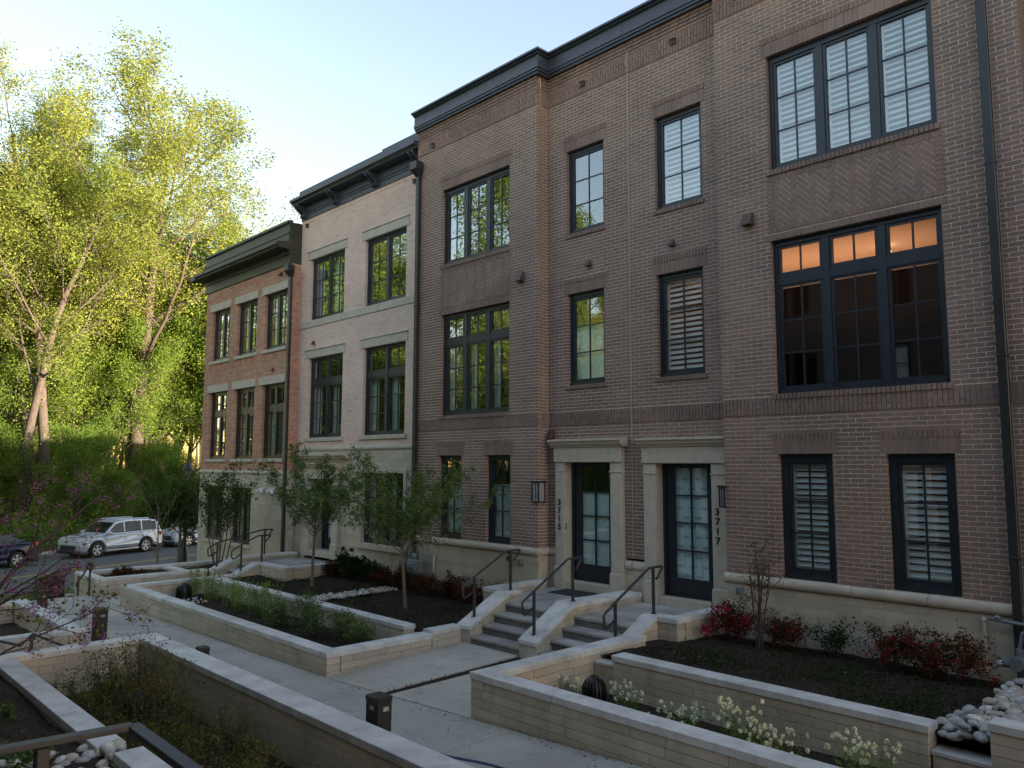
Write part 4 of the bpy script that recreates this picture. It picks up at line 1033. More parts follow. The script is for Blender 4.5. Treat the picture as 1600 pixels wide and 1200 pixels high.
wall('garden_wall', 'low bare sill under the white stones between the two rear planter walls', -14.43, 7.9, -14.14, 7.9, -2.74, -3.3, ch=.04)
wall('garden_wall', 'long tan front wall of the white flower planter at the lower right', -6.90, 6.0, 4.5, 6.0, -2.325, -3.0)
wall('garden_wall', 'side wall of the white flower planter beside the 3717 entry walk', -6.90, 8.95, -6.90, 6.24, -2.325, -3.0, w=.23)
wall('garden_wall', 'rear wall of the white flower planter holding up the dark lawn', -6.34, 7.83, -2.71, 7.83, -2.345, -3.0, ends=(0, 0))
wall('garden_wall', 'low bare sill in the notch behind the black dome vent', -6.655, 7.86, -6.355, 7.86, -2.47, -3.0, ch=.04)
wall('garden_wall', 'low bare sill under the river stones at the lower right', -2.69, 7.86, -2.22, 7.86, -2.56, -3.0, ch=.04)
wall('garden_wall', 'higher wall end right of the river stones at the right edge', -2.20, 7.80, 3.5, 7.80, -2.195, -3.0)
wall('garden_wall', 'long near planter wall with bright coping crossing the lower left', 3.0, 4.23, -11.62, 4.23, -2.36, -3.35, w=.27)
wall('garden_wall', 'end wall of the near planter, behind the olive shrub', -11.62, 3.95, -11.62, 2.0, -2.36, -3.3, w=.22)
wall('garden_wall', 'near rear wall whose pale coping runs down to the near handrail post', -7.37, 2.47, -11.38, 2.47, -2.375, -3.3, w=.21, seglen=2.6)
wall('garden_wall', 'pale coped wall end at the bottom edge behind the near handrail', 3.0, 2.50, -7.03, 2.50, -2.34, -3.3, w=.21, seglen=3.3)
wall('garden_wall', 'far left planter wall along the path beside the tall bollard', -14.72, 4.21, -18.75, 4.21, -2.755, -3.4, w=.23)
wall('garden_wall', 'near end wall of the far left planter', -14.72, 1.0, -14.72, 3.97, -2.755, -3.4)
wall('garden_wall', 'far end wall of the far left planter', -18.75, 3.97, -18.75, 1.0, -2.755, -3.4)
wall('garden_wall', 'side wall of the street end planter facing the long planter', -20.5+.22, 6.24, -20.28, 8.62, -2.70, -3.35)
wall('garden_wall', 'front wall of the street end planter beside the street handrail', -22.1, 6.02, -20.28, 6.02, -2.70, -4.2)
wall('garden_wall', 'street side wall of the street end planter', -22.10, 10.7, -22.10, 6.26, -2.70, -4.2)
wall('garden_wall', 'coped cross wall dividing the street end planter', -21.86, 8.06, -20.52, 8.06, -2.72, -3.3)

# ---- steps and their cheek walls
def flight(x0, x1, yt, zl, n, label, tr=.258, ri=.143, yback=None, lx0=None, lx1=None, zbot=-3.2):
    root = thing('entry_steps', label, 'steps', ((x0+x1)/2, yt, zl-n*ri))
    for k in range(n):
        z = zl-k*ri; y = yt-k*tr
        if k:
            nseg = 2
            for i in range(nseg):
                a, b_ = x0+(x1-x0)*i/nseg+.002, x0+(x1-x0)*(i+1)/nseg-.002
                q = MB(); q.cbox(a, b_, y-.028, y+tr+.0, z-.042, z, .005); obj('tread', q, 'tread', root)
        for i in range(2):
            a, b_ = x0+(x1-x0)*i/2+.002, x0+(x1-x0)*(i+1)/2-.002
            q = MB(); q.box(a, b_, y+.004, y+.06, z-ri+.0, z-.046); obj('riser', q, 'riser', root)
    # landing pavers
    lx0 = x0 if lx0 is None else lx0; lx1 = x1 if lx1 is None else lx1
    y = yt; r = 0
    while y < yback-.05:
        d = min(.42, yback-y); a = lx0 if y > yt+.3 else x0; e = lx1 if y > yt+.3 else x1
        x = a-(0 if r % 2 else .3)
        while x < e:
            p, q_ = max(a, x), min(e, x+.6)
            if q_-p > .05:
                q = MB(); q.cbox(p+.002, q_-.002, y-(.02 if r == 0 else -.002), y+d-.002, zl-.045, zl+rnd.uniform(-.001, .001), .005); obj('paver', q, 'tread', root)
            x += .6
        y += d; r += 1
    q = MB(); q.box(x0, x1, yt+.02, yback, zbot, zl-.046)
    if lx0 < x0: q.box(lx0, x0, yt+.37, yback, zbot, zl-.046)
    if lx1 > x1: q.box(x1, lx1, yt+.37, yback, zbot, zl-.046)
    obj('landing_base', q, 'block', root)
    return root
flight(-9.745, -8.62, 9.25, -2.30, 4, 'four stone steps rising to the 3715 door with a black doormat on the landing', yback=11.2, lx0=-10.35, lx1=-8.62)
flight(-8.24, -7.16, 9.27, -2.31, 4, 'four stone steps rising to the 3717 door, between two block cheeks', yback=11.2, lx0=-8.24, lx1=-6.72)
flight(-19.95, -18.75, 9.3, -2.56, 3, 'stone steps rising to the pale 3713 entry behind the small tree', yback=11.2, lx0=-19.95, lx1=-17.3)
def cheek(label, xa, xb, ypts, zt, zb, ysteps=None, posts=None):
    """sloping cheek: ypts = [(y, z), ...] top line of the coping"""
    root = thing('step_wall', label, 'step wall', ((xa+xb)/2, ypts[0][0], zb)); ch = .06
    body = [(ypts[0][0]+.02, zb)]+[(y, z-ch) for y, z in [(ypts[0][0]+.02, ypts[0][1])]+ypts[1:]]+[(ypts[-1][0], zb)]
    q = MB(); q.prism(body, xa+.012, xb-.012, 'x'); obj('core', q, 'mortar_block', root, fix=True)
    # blocks, clipped under the coping line
    top = lambda y: float(np.interp(y, [p[0] for p in ypts], [p[1] for p in ypts]))-ch-.003
    zmax = max(p[1] for p in ypts); k = 0; z = zb
    while z < zmax:
        y = ypts[0][0]+.02-(.3 if k % 2 else 0)
        while y < ypts[-1][0]:
            a, b_ = max(y, ypts[0][0]+.018), min(y+.6, ypts[-1][0])
            if b_-a > .04:
                ys = [a+.0025+(b_-a-.005)*i/12 for i in range(13)]; ys = [v for v in ys if top(v) > z+.012]
                if len(ys) > 1:
                    pl = [(ys[0], z+.0025), (ys[-1], z+.0025)]+[(v, min(z+.095, top(v))) for v in reversed(ys)]
                    q = MB(); q.prism(pl, xa, xb, 'x'); obj('block', q, 'block', root, fix=True)
            y += .6
        z += .098; k += 1
    for (ya, za), (yb_, zb_) in zip(ypts, ypts[1:]):
        q = MB(); q.hexa([(xa-.012, ya, za-ch), (xb+.012, ya, za-ch), (xb+.012, yb_-.002, zb_-ch), (xa-.012, yb_-.002, zb_-ch)], [(xa-.012, ya, za), (xb+.012, ya, za), (xb+.012, yb_-.002, zb_), (xa-.012, yb_-.002, zb_)])
        bevel(obj('coping', q, 'coping', root, fix=True), .004, 1)
    return root
cheek('left block cheek of the 3715 steps, carrying the first handrail', -10.06, -9.76, [(8.44, -2.585), (9.33, -2.14), (9.62, -2.14)], 0, -2.95)
wall('step_wall', 'coped landing wall left of the 3715 door, stepping out to the left', -10.50, 9.40, -10.075, 9.40, -2.142, -2.85, w=.20, cat='step wall')
wall('step_wall', 'landing side wall meeting the facade left of the 3715 door', -10.31, 9.615, -10.31, 10.79, -2.142, -2.85, w=.19, cat='step wall')
cheek('middle block cheek shared by the 3715 and 3717 steps', -8.615, -8.25, [(8.42, -2.60), (9.28, -2.14), (9.46, -2.14), (10.98, -2.155)], 0, -2.95)
cheek('right block cheek of the 3717 steps beside the lawn', -7.15, -6.90, [(8.55, -2.62), (8.98, -2.44), (9.53, -2.17), (9.74, -2.17)], 0, -2.95)
wall('step_wall', 'coped landing wall in front of the red azalea, right of the 3717 steps', -6.89, 9.55, -6.56, 9.55, -2.172, -2.85, w=.2, cat='step wall')
wall('step_wall', 'landing side wall meeting the facade right of the 3717 door', -6.56, 9.76, -6.56, 10.79, -2.172, -2.85, w=.19, cat='step wall')
cheek('right block cheek of the 3713 steps', -18.72, -18.42, [(8.56, -2.655), (9.12, -2.42), (9.34, -2.42)], 0, -3.1)
wall('step_wall', 'front wall of the 3713 landing behind the thin tree trunk', -18.42, 9.14, -17.14, 9.14, -2.422, -2.95, w=.2, cat='step wall')
wall('step_wall', 'side wall of the 3713 landing beside the dark evergreen', -17.14, 9.36, -17.14, 11.08, -2.422, -2.95, w=.2, cat='step wall')
cheek('left block cheek of the 3713 steps beside the street end planter', -20.28, -19.98, [(8.66, -2.70), (9.30, -2.42), (11.0, -2.42)], 0, -3.1)

# ---- handrails
def handrail(label, x, posts, top, hook_lo, hook_hi, w=.016):
    """posts: (y, zbase, ztop); top: rail points lower->upper; hooks: returns down at both ends"""
    root = thing('handrail', label, 'handrail', (x, posts[0][0], posts[0][1]), 'handrails beside the entry steps')
    for y, z0, z1 in posts:
        q = MB(); q.cbox(x-.019, x+.019, y-.019, y+.019, z0, z1-.012, .003); q.cbox(x-.035, x+.035, y-.035, y+.035, z0, z0+.008, .002); obj('post', q, 'metal', root)
    q = MB(); pts = [(x, *p) for p in hook_lo]+[(x, *p) for p in top]+[(x, *p) for p in hook_hi]
    q.tube(pts, .019, 8); obj('rail', q, 'metal', root, smooth=True)
    return root
def std_rail(label, x, ya, za, yb, zb):
    return handrail(label, x, [(ya, za, za+.66), (yb, zb, zb+.66)], [(ya, za+.64), (yb-.11, zb+.655), (yb, zb+.66), (yb+.21, zb+.66)],
                    [(ya, za+.41), (ya-.20, za+.31), (ya-.235, za+.34), (ya-.24, za+.38), (ya-.25, za+.49), (ya-.22, za+.52)], [(yb+.225, zb+.645), (yb+.10, zb+.50), (yb+.07, zb+.49)])
std_rail('dark handrail on the left cheek of the 3715 steps, nearest the small tree', -9.90, 8.67, -2.475, 9.49, -2.135)
std_rail('dark handrail on the middle cheek between the 3715 and 3717 steps', -8.43, 8.57, -2.53, 9.44, -2.135)
std_rail('dark handrail on the right cheek of the 3717 steps, in front of door 3717', -7.03, 8.75, -2.545, 9.64, -2.165)
std_rail('dark handrail on the right cheek of the 3713 steps', -18.57, 8.72, -2.60, 9.25, -2.43)
std_rail('dark handrail on the left cheek of the 3713 steps near the street planter', -20.13, 8.80, -2.67, 10.1, -2.43)
root = thing('handrail', 'dark loop ended handrail at the street steps beside the end planter', 'handrail', (-20.8, 5.85, -3.13), 'handrails beside the entry steps')
q = MB(); q.cbox(-20.91, -20.87, 5.76, 5.80, -3.6, -2.66, .003); q.cbox(-20.73, -20.69, 5.95, 5.99, -3.13, -2.38, .003); obj('post', q, 'metal', root)
q = MB(); q.tube([(-21.35, 5.88, -3.0), (-21.4, 5.88, -2.9), (-20.9, 5.9, -2.62), (-20.74, 5.95, -2.36), (-20.60, 5.99, -2.36), (-20.62, 5.99, -2.5), (-20.70, 5.97, -2.55)], .02, 8); obj('rail', q, 'metal', root)
root = thing('handrail', 'dark bent handrail behind the near planter wall at the left edge', 'handrail', (-12.6, 3.0, -3.0), 'handrails beside the entry steps')
for yy in (2.2, 3.08):
    q = MB(); q.cbox(-13.22, -13.18, yy-.02, yy+.02, -3.1, -2.46, .003); obj('post', q, 'metal', root)
q = MB(); q.tube([(-13.2, 1.6, -2.25), (-13.2, 2.35, -2.36), (-13.2, 2.95, -2.60), (-13.2, 3.02, -2.52), (-13.2, 3.08, -2.45), (-13.2, 3.6, -2.74)], .018, 8); obj('rail', q, 'metal', root)
# the near rail in front of the camera
root = thing('handrail', 'wide dark flat topped handrail close to the camera at the bottom left', 'handrail', (-2.59, .78, -2.4), 'handrails beside the entry steps')
def flat_rail(pts, w=.042, h=.018):
    q = MB(); P = [Vector(p) for p in pts]
    for a, b_ in zip(P, P[1:]):
        d = (b_-a).normalized(); s = d.cross(Vector((0, 0, 1))).normalized()*w/2; u = s.cross(d).normalized()*h
        q.hexa([a-s-u, b_-s-u, b_+s-u, a+s-u], [a-s, b_-s, b_+s, a+s])
    return q
bevel(obj('rail', flat_rail([(-2.70, .36, -.80), (-2.633, .905, -.80), (-1.60, 1.08, -.845-.13)]), 'metal', root, fix=True), .003, 2)
q = MB(); q.cbox(-2.683, -2.641, .648, .682, -2.5, -.823, .003); obj('post', q, 'metal', root)
q = MB(); q.cbox(-2.74, -2.67, .29, .37, -2.5, -.79, .004); obj('post', q, 'metal', root)
b = MB(); b.box(-5.0, 2.0, -.35, 1.2, -3.3, -2.5); b.box(-1.3, 1.0, -.35, .5, -2.5, -1.65); o = obj('near_stoop', b, 'walk'); tag(o, 'concrete stoop beneath the camera, outside the picture', 'stoop')

# ---- bollards, hoses, vents and other small things
def bollard(label, x, y, zt, zb, w=.10):
    root = thing('bollard_light', label, 'bollard', (x, y, zb), 'bollard lights along the path')
    q = MB(); t = .02
    q.cbox(x-w, x+w, y-w*.8, y+w*.8, zb, zt-.24, .006)
    q.cbox(x-w, x-w+t, y-w*.8, y+w*.8, zt-.24, zt-.05, .003); q.cbox(x+w-t, x+w, y-w*.8, y+w*.8, zt-.24, zt-.05, .003); q.box(x-w+t, x+w-t, y-w*.8, y+w*.2, zt-.24, zt-.05)
    obj('body', q, 'bollard', root)
    q = MB(); q.cbox(x-w-.006, x+w+.006, y-w*.8-.006, y+w*.8+.006, zt-.05, zt, .006); obj('cap', q, 'bollard', root)
    q = MB(); q.box(x-w*.3, x+w*.3, y-w*.8-.004, y-w*.8+.004, zt-.12, zt-.085); q.box(x+w-.006, x+w+.004, y-w*.2, y+w*.4, zt-.13, zt-.09)
    obj('lens', q, 'lampglass', root); return root
bollard('black square bollard light standing on the path at the bottom, nearest the camera', -6.46, 4.46, -2.19, -2.84)
bollard('tall dark bollard light on the path beside the far left planter corner', -14.92, 4.50, -2.49, -3.04, .115)
bollard('dark bollard light farthest away on the path by the street end', -18.75, 4.52, -2.62, -3.10)
bollard('bollard light whose cap just shows above the near planter coping', -10.74, 4.55, -2.455, -3.0, .075)
def hose(name, label, pts, mat, r=.011):
    q = MB(); P = []
    for i in range(len(pts)-1):
        for k in range(6):
            t = k/6; a, b_ = Vector(pts[i]), Vector(pts[i+1]); P.append(a.lerp(b_, t)+Vector((0, .015*math.sin((i*6+k)*.9), 0)))
    P.append(Vector(pts[-1])); q.tube(P, r, 8); o = obj(name, q, mat, None, smooth=True); return tag(o, label, 'hose')
hose('garden_hose', 'thin blue hose lying along the path at the bottom edge', [(-7.6, 4.55, zp(-7.6)+.012), (-6.8, 4.86, zp(-6.8)+.012), (-6.1, 5.0, zp(-6.1)+.012), (-5.4, 5.12, zp(-5.4)+.012), (-4.2, 5.2, zp(-4.2)+.012), (-3, 5.0, zp(-3)+.012)], 'hose_blue')
hose('garden_hose', 'yellow green hose lying on the path beside the tall bollard', [(-14.75, 4.62, zp(-14.7)+.014), (-14.2, 4.60, zp(-14.2)+.014), (-13.4, 4.50, zp(-13.4)+.014), (-12.5, 4.40, zp(-12.5)+.014)], 'hose_green', .014)
def dome_vent(label, x, y, z, r=.145, h=.33):
    root = thing('dome_vent', label, 'vent', (x, y, z), 'black dome vents in the planters')
    q = MB(); n = 20
    for i in range(n):
        a = 2*math.pi*i/n; c, s = math.cos(a), math.sin(a); tx, ty = -s*.011, c*.011; pr = []
        for k in range(7):
            f = k/6; zz = .05+(h-.06)*f; rr_ = r*(1 if f < .45 else math.sqrt(max(0.02, 1-((f-.45)/.55)**2*.92))); pr.append((rr_, zz))
        for (ra, za), (rb, zb_) in zip(pr, pr[1:]):
            A = Vector((x+c*ra, y+s*ra, z+za)); B = Vector((x+c*rb, y+s*rb, z+zb_)); T = Vector((tx, ty, 0)); I = Vector((c, s, 0))*.02
            q.add([A-T, A+T, B+T, B-T, A-T-I, A+T-I, B+T-I, B-T-I], [(0, 1, 2, 3), (7, 6, 5, 4), (1, 5, 6, 2), (4, 0, 3, 7)])
    obj('grille', q, 'black', root)
    q = MB(); q.lathe([(r+.02, 0), (r+.02, .05), (r*.86, .055), (r*.84, h*.6), (r*.5, h*.9), (.01, h*.95)], (x, y, z), 20); obj('core', q, 'black', root)
    q = MB(); q.lathe([(.05, h*.93), (.045, h), (.01, h+.01)], (x, y, z), 10); obj('cap', q, 'black', root); return root
dome_vent('black slotted dome vent in the white flower planter', -6.15, 7.25, -2.79, .145, .34)
dome_vent('black slotted dome vent in the far end of the long planter', -17.9, 7.1, -3.0, .17, .36)
dome_vent('black dome vent half hidden by the olive shrub in the near planter', -9.6, 3.35, -2.92, .15, .34)
q = MB(); q.cbox(-9.98, -9.20, 10.50, 11.02, -2.30, -2.284, .005); tag(obj('doormat', q, 'mat_'), 'black rubber doormat on the 3715 landing', 'doormat')
def gas_meter(label, x, y, z, flip=1, s=1.0):
    root = thing('gas_meter', label, 'gas meter', (x, y, z-.5)); f = flip
    q = MB(); q.cbox(x-.17*s, x+.17*s, y-.30, y-.08, z-.20*s, z+.16*s, .03); q.cbox(x-.15*s, x+.15*s, y-.33, y-.29, z-.12*s, z+.10*s, .015); obj('body', q, 'gas', root)
    q = MB(); q.lathe([(.075, 0), (.085, .03), (.085, .08), (.06, .12), (.02, .13)], (x, y-.19, z+.16*s), 14); q.cbox(x-.08, x+.08, y-.36, y-.28, z-.02, z+.08, .01); obj('dial', q, 'gas', root)
    q = MB(); q.tube([(x-f*.1, y-.19, z+.16), (x-f*.1, y-.19, z+.34), (x-f*.16, y-.19, z+.40), (x-f*.30, y-.17, z+.38), (x-f*.34, y-.17, z+.2), (x-f*.34, y-.17, z-.5)], .022, 8)
    q.tube([(x+f*.1, y-.19, z+.16), (x+f*.1, y-.19, z+.44), (x+f*.1, y-.02, z+.50), (x+f*.1, y+.0, z+.50)], .022, 8); obj('pipe', q, 'gas', root, smooth=True)
    q = MB(); q.tube([(x-f*.34, y-.34, z+.05), (x-f*.34, y-.10, z+.05)], .075, 14); q.tube([(x-f*.34, y-.24, z+.02), (x-f*.50, y-.24, z+.02)], .035, 10)
    q.tube([(x-f*.34, y-.17, z-.05), (x-f*.34, y-.17, z-.2)], .04, 10); q.tube([(x-f*.34, y-.17, z+.1), (x-f*.34, y-.17, z+.2)], .04, 10); obj('regulator', q, 'gas', root)
    q = MB(); q.tube([(x-f*.50, y-.24, z+.02), (x-f*.56, y-.24, z+.02)], .038, 10); obj('cap', q, 'white', root); return root
gas_meter('grey gas meter and regulator under the downspout between the pale and brown houses', -14.02, 10.75, -2.22)
gas_meter('grey gas meter with curved pipes at the right edge beside the downspout', -2.28, 10.72, -2.28)
q = MB(); q.tube([(-2.95, 10.66, -1.80), (-2.4, 10.66, -1.84), (-1.6, 10.66, -1.86)], .024, 8); q.lathe([(.03, 0), (.035, .02), (.01, .04)], (-2.86, 10.66, -1.79), 10); tag(obj('gas_pipe', q, 'gas', smooth=True), 'horizontal grey gas pipe below the stone band at the right edge', 'pipe')
q = MB(); q.tube([(-13.62, 10.76, -2.7), (-13.62, 10.76, -2.0)], .022, 8); q.lathe([(.03, 0), (.03, .03), (.01, .04)], (-13.62, 10.76, -2.0), 8); tag(obj('clean_out_pipe', q, 'stone'), 'thin pale upright pipe right of the left gas meter', 'pipe')
# utility cabinet by the street
root = thing('utility_cabinet', 'black utility cabinet standing beyond the end of the path', 'cabinet', (-23.6, 6.0, -4.3))
q = MB(); q.cbox(-23.9, -23.4, 5.55, 6.15, -4.2, -2.98, .02); obj('body', q, 'frame_dark', root); q = MB(); q.cbox(-23.93, -23.37, 5.52, 6.18, -2.98, -2.93, .01); obj('lid', q, 'frame_dark', root)
q = MB(); q.cbox(-22.95, -22.75, 6.05, 6.5, -4.0, -3.36, .01); q.box(-22.74, -22.73, 6.1, 6.45, -3.9, -3.45); tag(obj('electrical_box', q, 'white'), 'small white box beside the street handrail', 'box')
# street lamp
LX, LY, LZ = -33.3, 13.15, -4.3
root = thing('street_lamp', 'dark green lantern style street lamp left of the red brick house', 'street lamp', (LX, LY, LZ))
q = MB(); q.lathe([(.24, 0), (.24, .1), (.19, .14), (.17, .5), (.12, .7), (.10, .9), (.075, 1.0), (.07, 2.0), (.055, 3.35), (.09, 3.40), (.06, 3.45), (.12, 3.52), (.12, 3.56)], (LX, LY, LZ), 14); obj('post', q, 'frame_dark', root, smooth=True)
q = MB()
for k in range(6):
    a = k*math.pi/3; q.tube([(LX+.11*math.cos(a), LY+.11*math.sin(a), LZ+3.56), (LX+.19*math.cos(a), LY+.19*math.sin(a), LZ+4.02)], .014, 5)
obj('cage', q, 'frame_dark', root); q = MB(); q.lathe([(.09, 3.57), (.165, 4.0), (.1, 4.02)], (LX, LY, LZ), 6); obj('lamp_glass', q, 'lampglass', root)
q = MB(); q.lathe([(.25, 4.02), (.24, 4.06), (.13, 4.22), (.09, 4.30), (.04, 4.34), (.03, 4.44), (.045, 4.47), (.01, 4.52)], (LX, LY, LZ), 12); obj('lamp_roof', q, 'frame_dark', root)

# ================================================================ CARS
def car(label, name, loc, rz, paint, kind='suv'):
    """length along local x (front at -x), origin on the road under the middle"""
    root = thing(name, label, 'car', loc, 'cars parked along the far kerb', rz)
    suv = kind == 'suv'
    Lh, W, H = (2.32, .90, 1.68) if suv else (2.30, .88, 1.45)
    wb0, wb1, wr = (-1.42, 1.25, .355) if suv else (-1.40, 1.30, .325)
    gc = .22 if suv else .16; belt0, belt1 = (1.02, 1.10) if suv else (.92, 1.0)
    def put(nm, mb, mat, smooth=False, bev=0, par=None):
        o = bpy.data.objects.new(nm, fixn(mb.mesh(nm, mat, smooth))); C.objects.link(o); o.parent = par or root
        if bev: bevel(o, bev, 3)
        return o
    def arch(cx): return [(cx+(wr+.07)*math.cos(a), max(gc, wr+(wr+.07)*math.sin(a))) for a in [math.pi*k/10 for k in range(11)]]
    fa, ra = arch(wb0), arch(wb1)
    if suv:
        top = [(-Lh+.02, .62), (-Lh+.06, .86), (-Lh+.30, .98), (-1.15, belt0+.03), (-.9, belt0+.05), (1.9, belt1+.02), (Lh-.10, belt1), (Lh-.02, .95), (Lh, .62), (Lh-.03, gc+.12)]
        glass = [(-1.05, belt0+.04), (-.38, 1.60), (.3, H), (1.45, H-.03), (1.98, 1.56), (2.16, belt1+.02)]
    else:
        top = [(-Lh, .50), (-Lh+.05, .70), (-Lh+.35, .84), (-1.1, belt0+.02), (-.9, belt0+.04), (1.55, belt1+.03), (Lh-.08, belt1-.02), (Lh, .85), (Lh, .5), (Lh-.04, gc+.1)]
        glass = [(-.98, belt0+.04), (-.25, H-.06), (.35, H), (.95, H-.04), (1.70, belt1+.04)]
    under = [(Lh-.1, gc)]+[p for p in ra]+[p for p in fa]+[(-Lh+.12, gc), (-Lh+.02, gc+.15)]
    out = top+under
    # body: side panels plus a crowned, narrower nose and tail
    n = len(out); b = MB()
    def hw(x, z):
        e = abs(x)/Lh; t = W*(1-.10*max(0, e-.55)**1.2/.45**1.2) ; return t-(.05 if z > belt0-.08 else 0)-(.03 if z < .4 else 0)
    b.v += [(x, -hw(x, z), z) for x, z in out]+[(x, hw(x, z), z) for x, z in out]
    b.f += [tuple(range(n)), tuple(range(2*n-1, n-1, -1))]+[(i, n+i, n+(i+1) % n, (i+1) % n) for i in range(n)]; b.m += [0]*(n+2)
    body = put('body', b, paint, False, .05)
    gk = MB(); m = len(glass); ins = .15
    gz0, gz1 = belt0, H
    gw = lambda z: W-.07-(z-gz0)/(gz1-gz0)*ins
    gk.v += [(x, -gw(z), z) for x, z in glass]+[(x, gw(z), z) for x, z in glass]
    gk.f += [tuple(range(m)), tuple(range(2*m-1, m-1, -1))]+[(i, m+i, m+(i+1) % m, (i+1) % m) for i in range(m)]; gk.m += [0]*(m+2)
    put('roof', gk, paint, False, .04)
    # side glass: panels just proud of the roof shell
    pil = [(-.80, .02), (.10, .02), (1.08, .02), (1.95 if suv else 1.42, 0)]
    def topz(x): return float(np.interp(x, [g[0] for g in glass], [g[1] for g in glass]))-.085
    for s in (-1, 1):
        segs = [(-.86, .02), (.09, 1.0), (1.07, 1.88)] if suv else [(-.80, .10), (.17, 1.02), (1.08, 1.42)]
        for a, c in segs:
            q = MB(); k = 8; xs_ = [a+(c-a)*i/k for i in range(k+1)]; zb_ = belt0+.06
            lo = [(x, s*(gw(zb_)+.004), zb_+.03*(x+1)/3) for x in xs_]; hi = [(x, s*(gw(topz(x))+.004), max(topz(x), zb_+.04)) for x in xs_]
            q.v += lo+hi+[(x, y-s*.02, z) for x, y, z in lo+hi]
            for i in range(k): q.f.append((i, i+1, k+2+i, k+1+i)); q.m.append(0)
            put('side_window', q, 'carglass2')
        q = MB()
        for xd in (-.95, .05, 1.03): q.box(xd-.005, xd+.005, s*W-.012 if s > 0 else -W-.0, s*W+.0 if s > 0 else -W+.012, .42, belt0-.12)
        put('door_seam', q, 'plastic')
        for xd in (-.15, .85):
            q = MB(); q.cbox(xd-.09, xd+.09, s*W-.02, s*W+.02, belt0-.13, belt0-.10, .008); put('door_handle', q, paint)
        q = MB(); q.cbox(-.98, -.80, min(s*(W-.02), s*(W+.2)), max(s*(W-.02), s*(W+.2)), belt0+.02, belt0+.16, .03); put('mirror', q, paint)
        q = MB(); q.cbox(-1.0, .85, min(s*(W-.03), s*(W+.012)), max(s*(W-.03), s*(W+.012)), gc+.02, gc+.10, .015); put('side_skirt', q, 'chrome' if suv else paint)
        q = MB(); q.hexa([(-Lh+.03, s*.45, .68), (-Lh+.42, s*(W-.03), .72), (-Lh+.40, s*(W-.12), .72), (-Lh+.12, s*.45, .70)], [(-Lh+.07, s*.48, .82), (-Lh+.50, s*(W-.035), .88), (-Lh+.45, s*(W-.2), .92), (-Lh+.2, s*.48, .88)]); put('headlight', q, 'headlamp')
        q = MB(); q.hexa([(Lh-.20, s*(W-.04), .82), (Lh+.005, s*(W-.16), .80), (Lh-.04, s*.55, .80), (Lh-.20, s*.6, .82)], [(Lh-.22, s*(W-.05), 1.0), (Lh-.0, s*(W-.18), .98), (Lh-.05, s*.58, .98), (Lh-.2, s*.6, 1.0)]); put('tail_light', q, 'redlamp')
    # windscreen and rear window
    for (p, q_) in ((glass[0], glass[1]), (glass[-1], glass[-2])):
        q = MB(); f = 1 if p[0] < 0 else -1
        a0 = Vector((p[0]+(q_[0]-p[0])*.08, 0, p[1]+(q_[1]-p[1])*.08)); a1 = Vector((p[0]+(q_[0]-p[0])*.92, 0, p[1]+(q_[1]-p[1])*.92)); nn = Vector((-f*.012, 0, .012))
        w0, w1 = gw(a0.z)-.07, gw(a1.z)-.07
        q.add([a0+nn+Vector((0, -w0, 0)), a0+nn+Vector((0, w0, 0)), a1+nn+Vector((0, w1, 0)), a1+nn+Vector((0, -w1, 0))], [(0, 1, 2, 3)]); put('windscreen' if f > 0 else 'rear_window', q, 'carglass2')
    q = MB(); q.cbox(-Lh-.01, -Lh+.1, -.55, .55, .38, .60, .02); put('grille', q, 'plastic')
    q = MB(); q.cbox(-Lh+.0, -Lh+.25, -W+.08, W-.08, gc-.02, gc+.14, .02); q.cbox(Lh-.25, Lh+.0, -W+.08, W-.08, gc-.02, gc+.16, .02); put('bumper_trim', q, 'plastic')
    if suv:
        for s in (-1, 1): q = MB(); q.tube([(-.3, s*.60, H-.02), (-.2, s*.60, H+.03), (1.4, s*.60, H+.02), (1.55, s*.60, H-.03)], .016, 6); put('roof_rail', q, 'chrome')
    for wx in (wb0, wb1):
        for s in (-1, 1):
            y0, y1 = s*(W-.22), s*(W-.005); tt = MB(); k = 28
            pr = [(wr*.62, y0), (wr-.02, y0), (wr, y0+s*.03), (wr, y1-s*.03), (wr-.02, y1), (wr*.68, y1), (wr*.62, y1-s*.05)]
            for r, y in pr:
                for j in range(k): a = 2*math.pi*j/k; tt.v.append((wx+r*math.cos(a), y, wr+r*math.sin(a)))
            for i in range(len(pr)-1):
                for j in range(k): tt.f.append((i*k+j, i*k+(j+1) % k, (i+1)*k+(j+1) % k, (i+1)*k+j)); tt.m.append(0)
            wh = put('wheel', tt, 'tyre', True)
            rm = MB(); yr = y1-s*.012
            for j in range(5):
                a = 2*math.pi*j/5+.3
                for da in (-.16, .16):
                    A = Vector((wx+.05*math.cos(a), yr, wr+.05*math.sin(a))); B = Vector((wx+wr*.66*math.cos(a+da), yr, wr+wr*.66*math.sin(a+da))); d = (B-A).normalized(); pd = Vector((-d.z, 0, d.x))*.02; dy = Vector((0, -s*.03, 0))
                    rm.add([A-pd, A+pd, B+pd, B-pd, A-pd+dy, A+pd+dy, B+pd+dy, B-pd+dy], [(0, 1, 2, 3), (7, 6, 5, 4), (0, 4, 5, 1), (1, 5, 6, 2), (2, 6, 7, 3), (3, 7, 4, 0)])
            for j in range(k):
                a0, a1 = 2*math.pi*j/k, 2*math.pi*(j+1)/k
                rm.add([(wx+r*math.cos(a), yr, wr+r*math.sin(a)) for r, a in ((wr*.60, a0), (wr*.60, a1), (wr*.70, a1), (wr*.70, a0))], [(0, 1, 2, 3)])
            rm.tube([(wx, yr-s*.03, wr), (wx, yr+s*.005, wr)], .055, 12)
            put('rim', rm, 'rim', False, 0, wh)
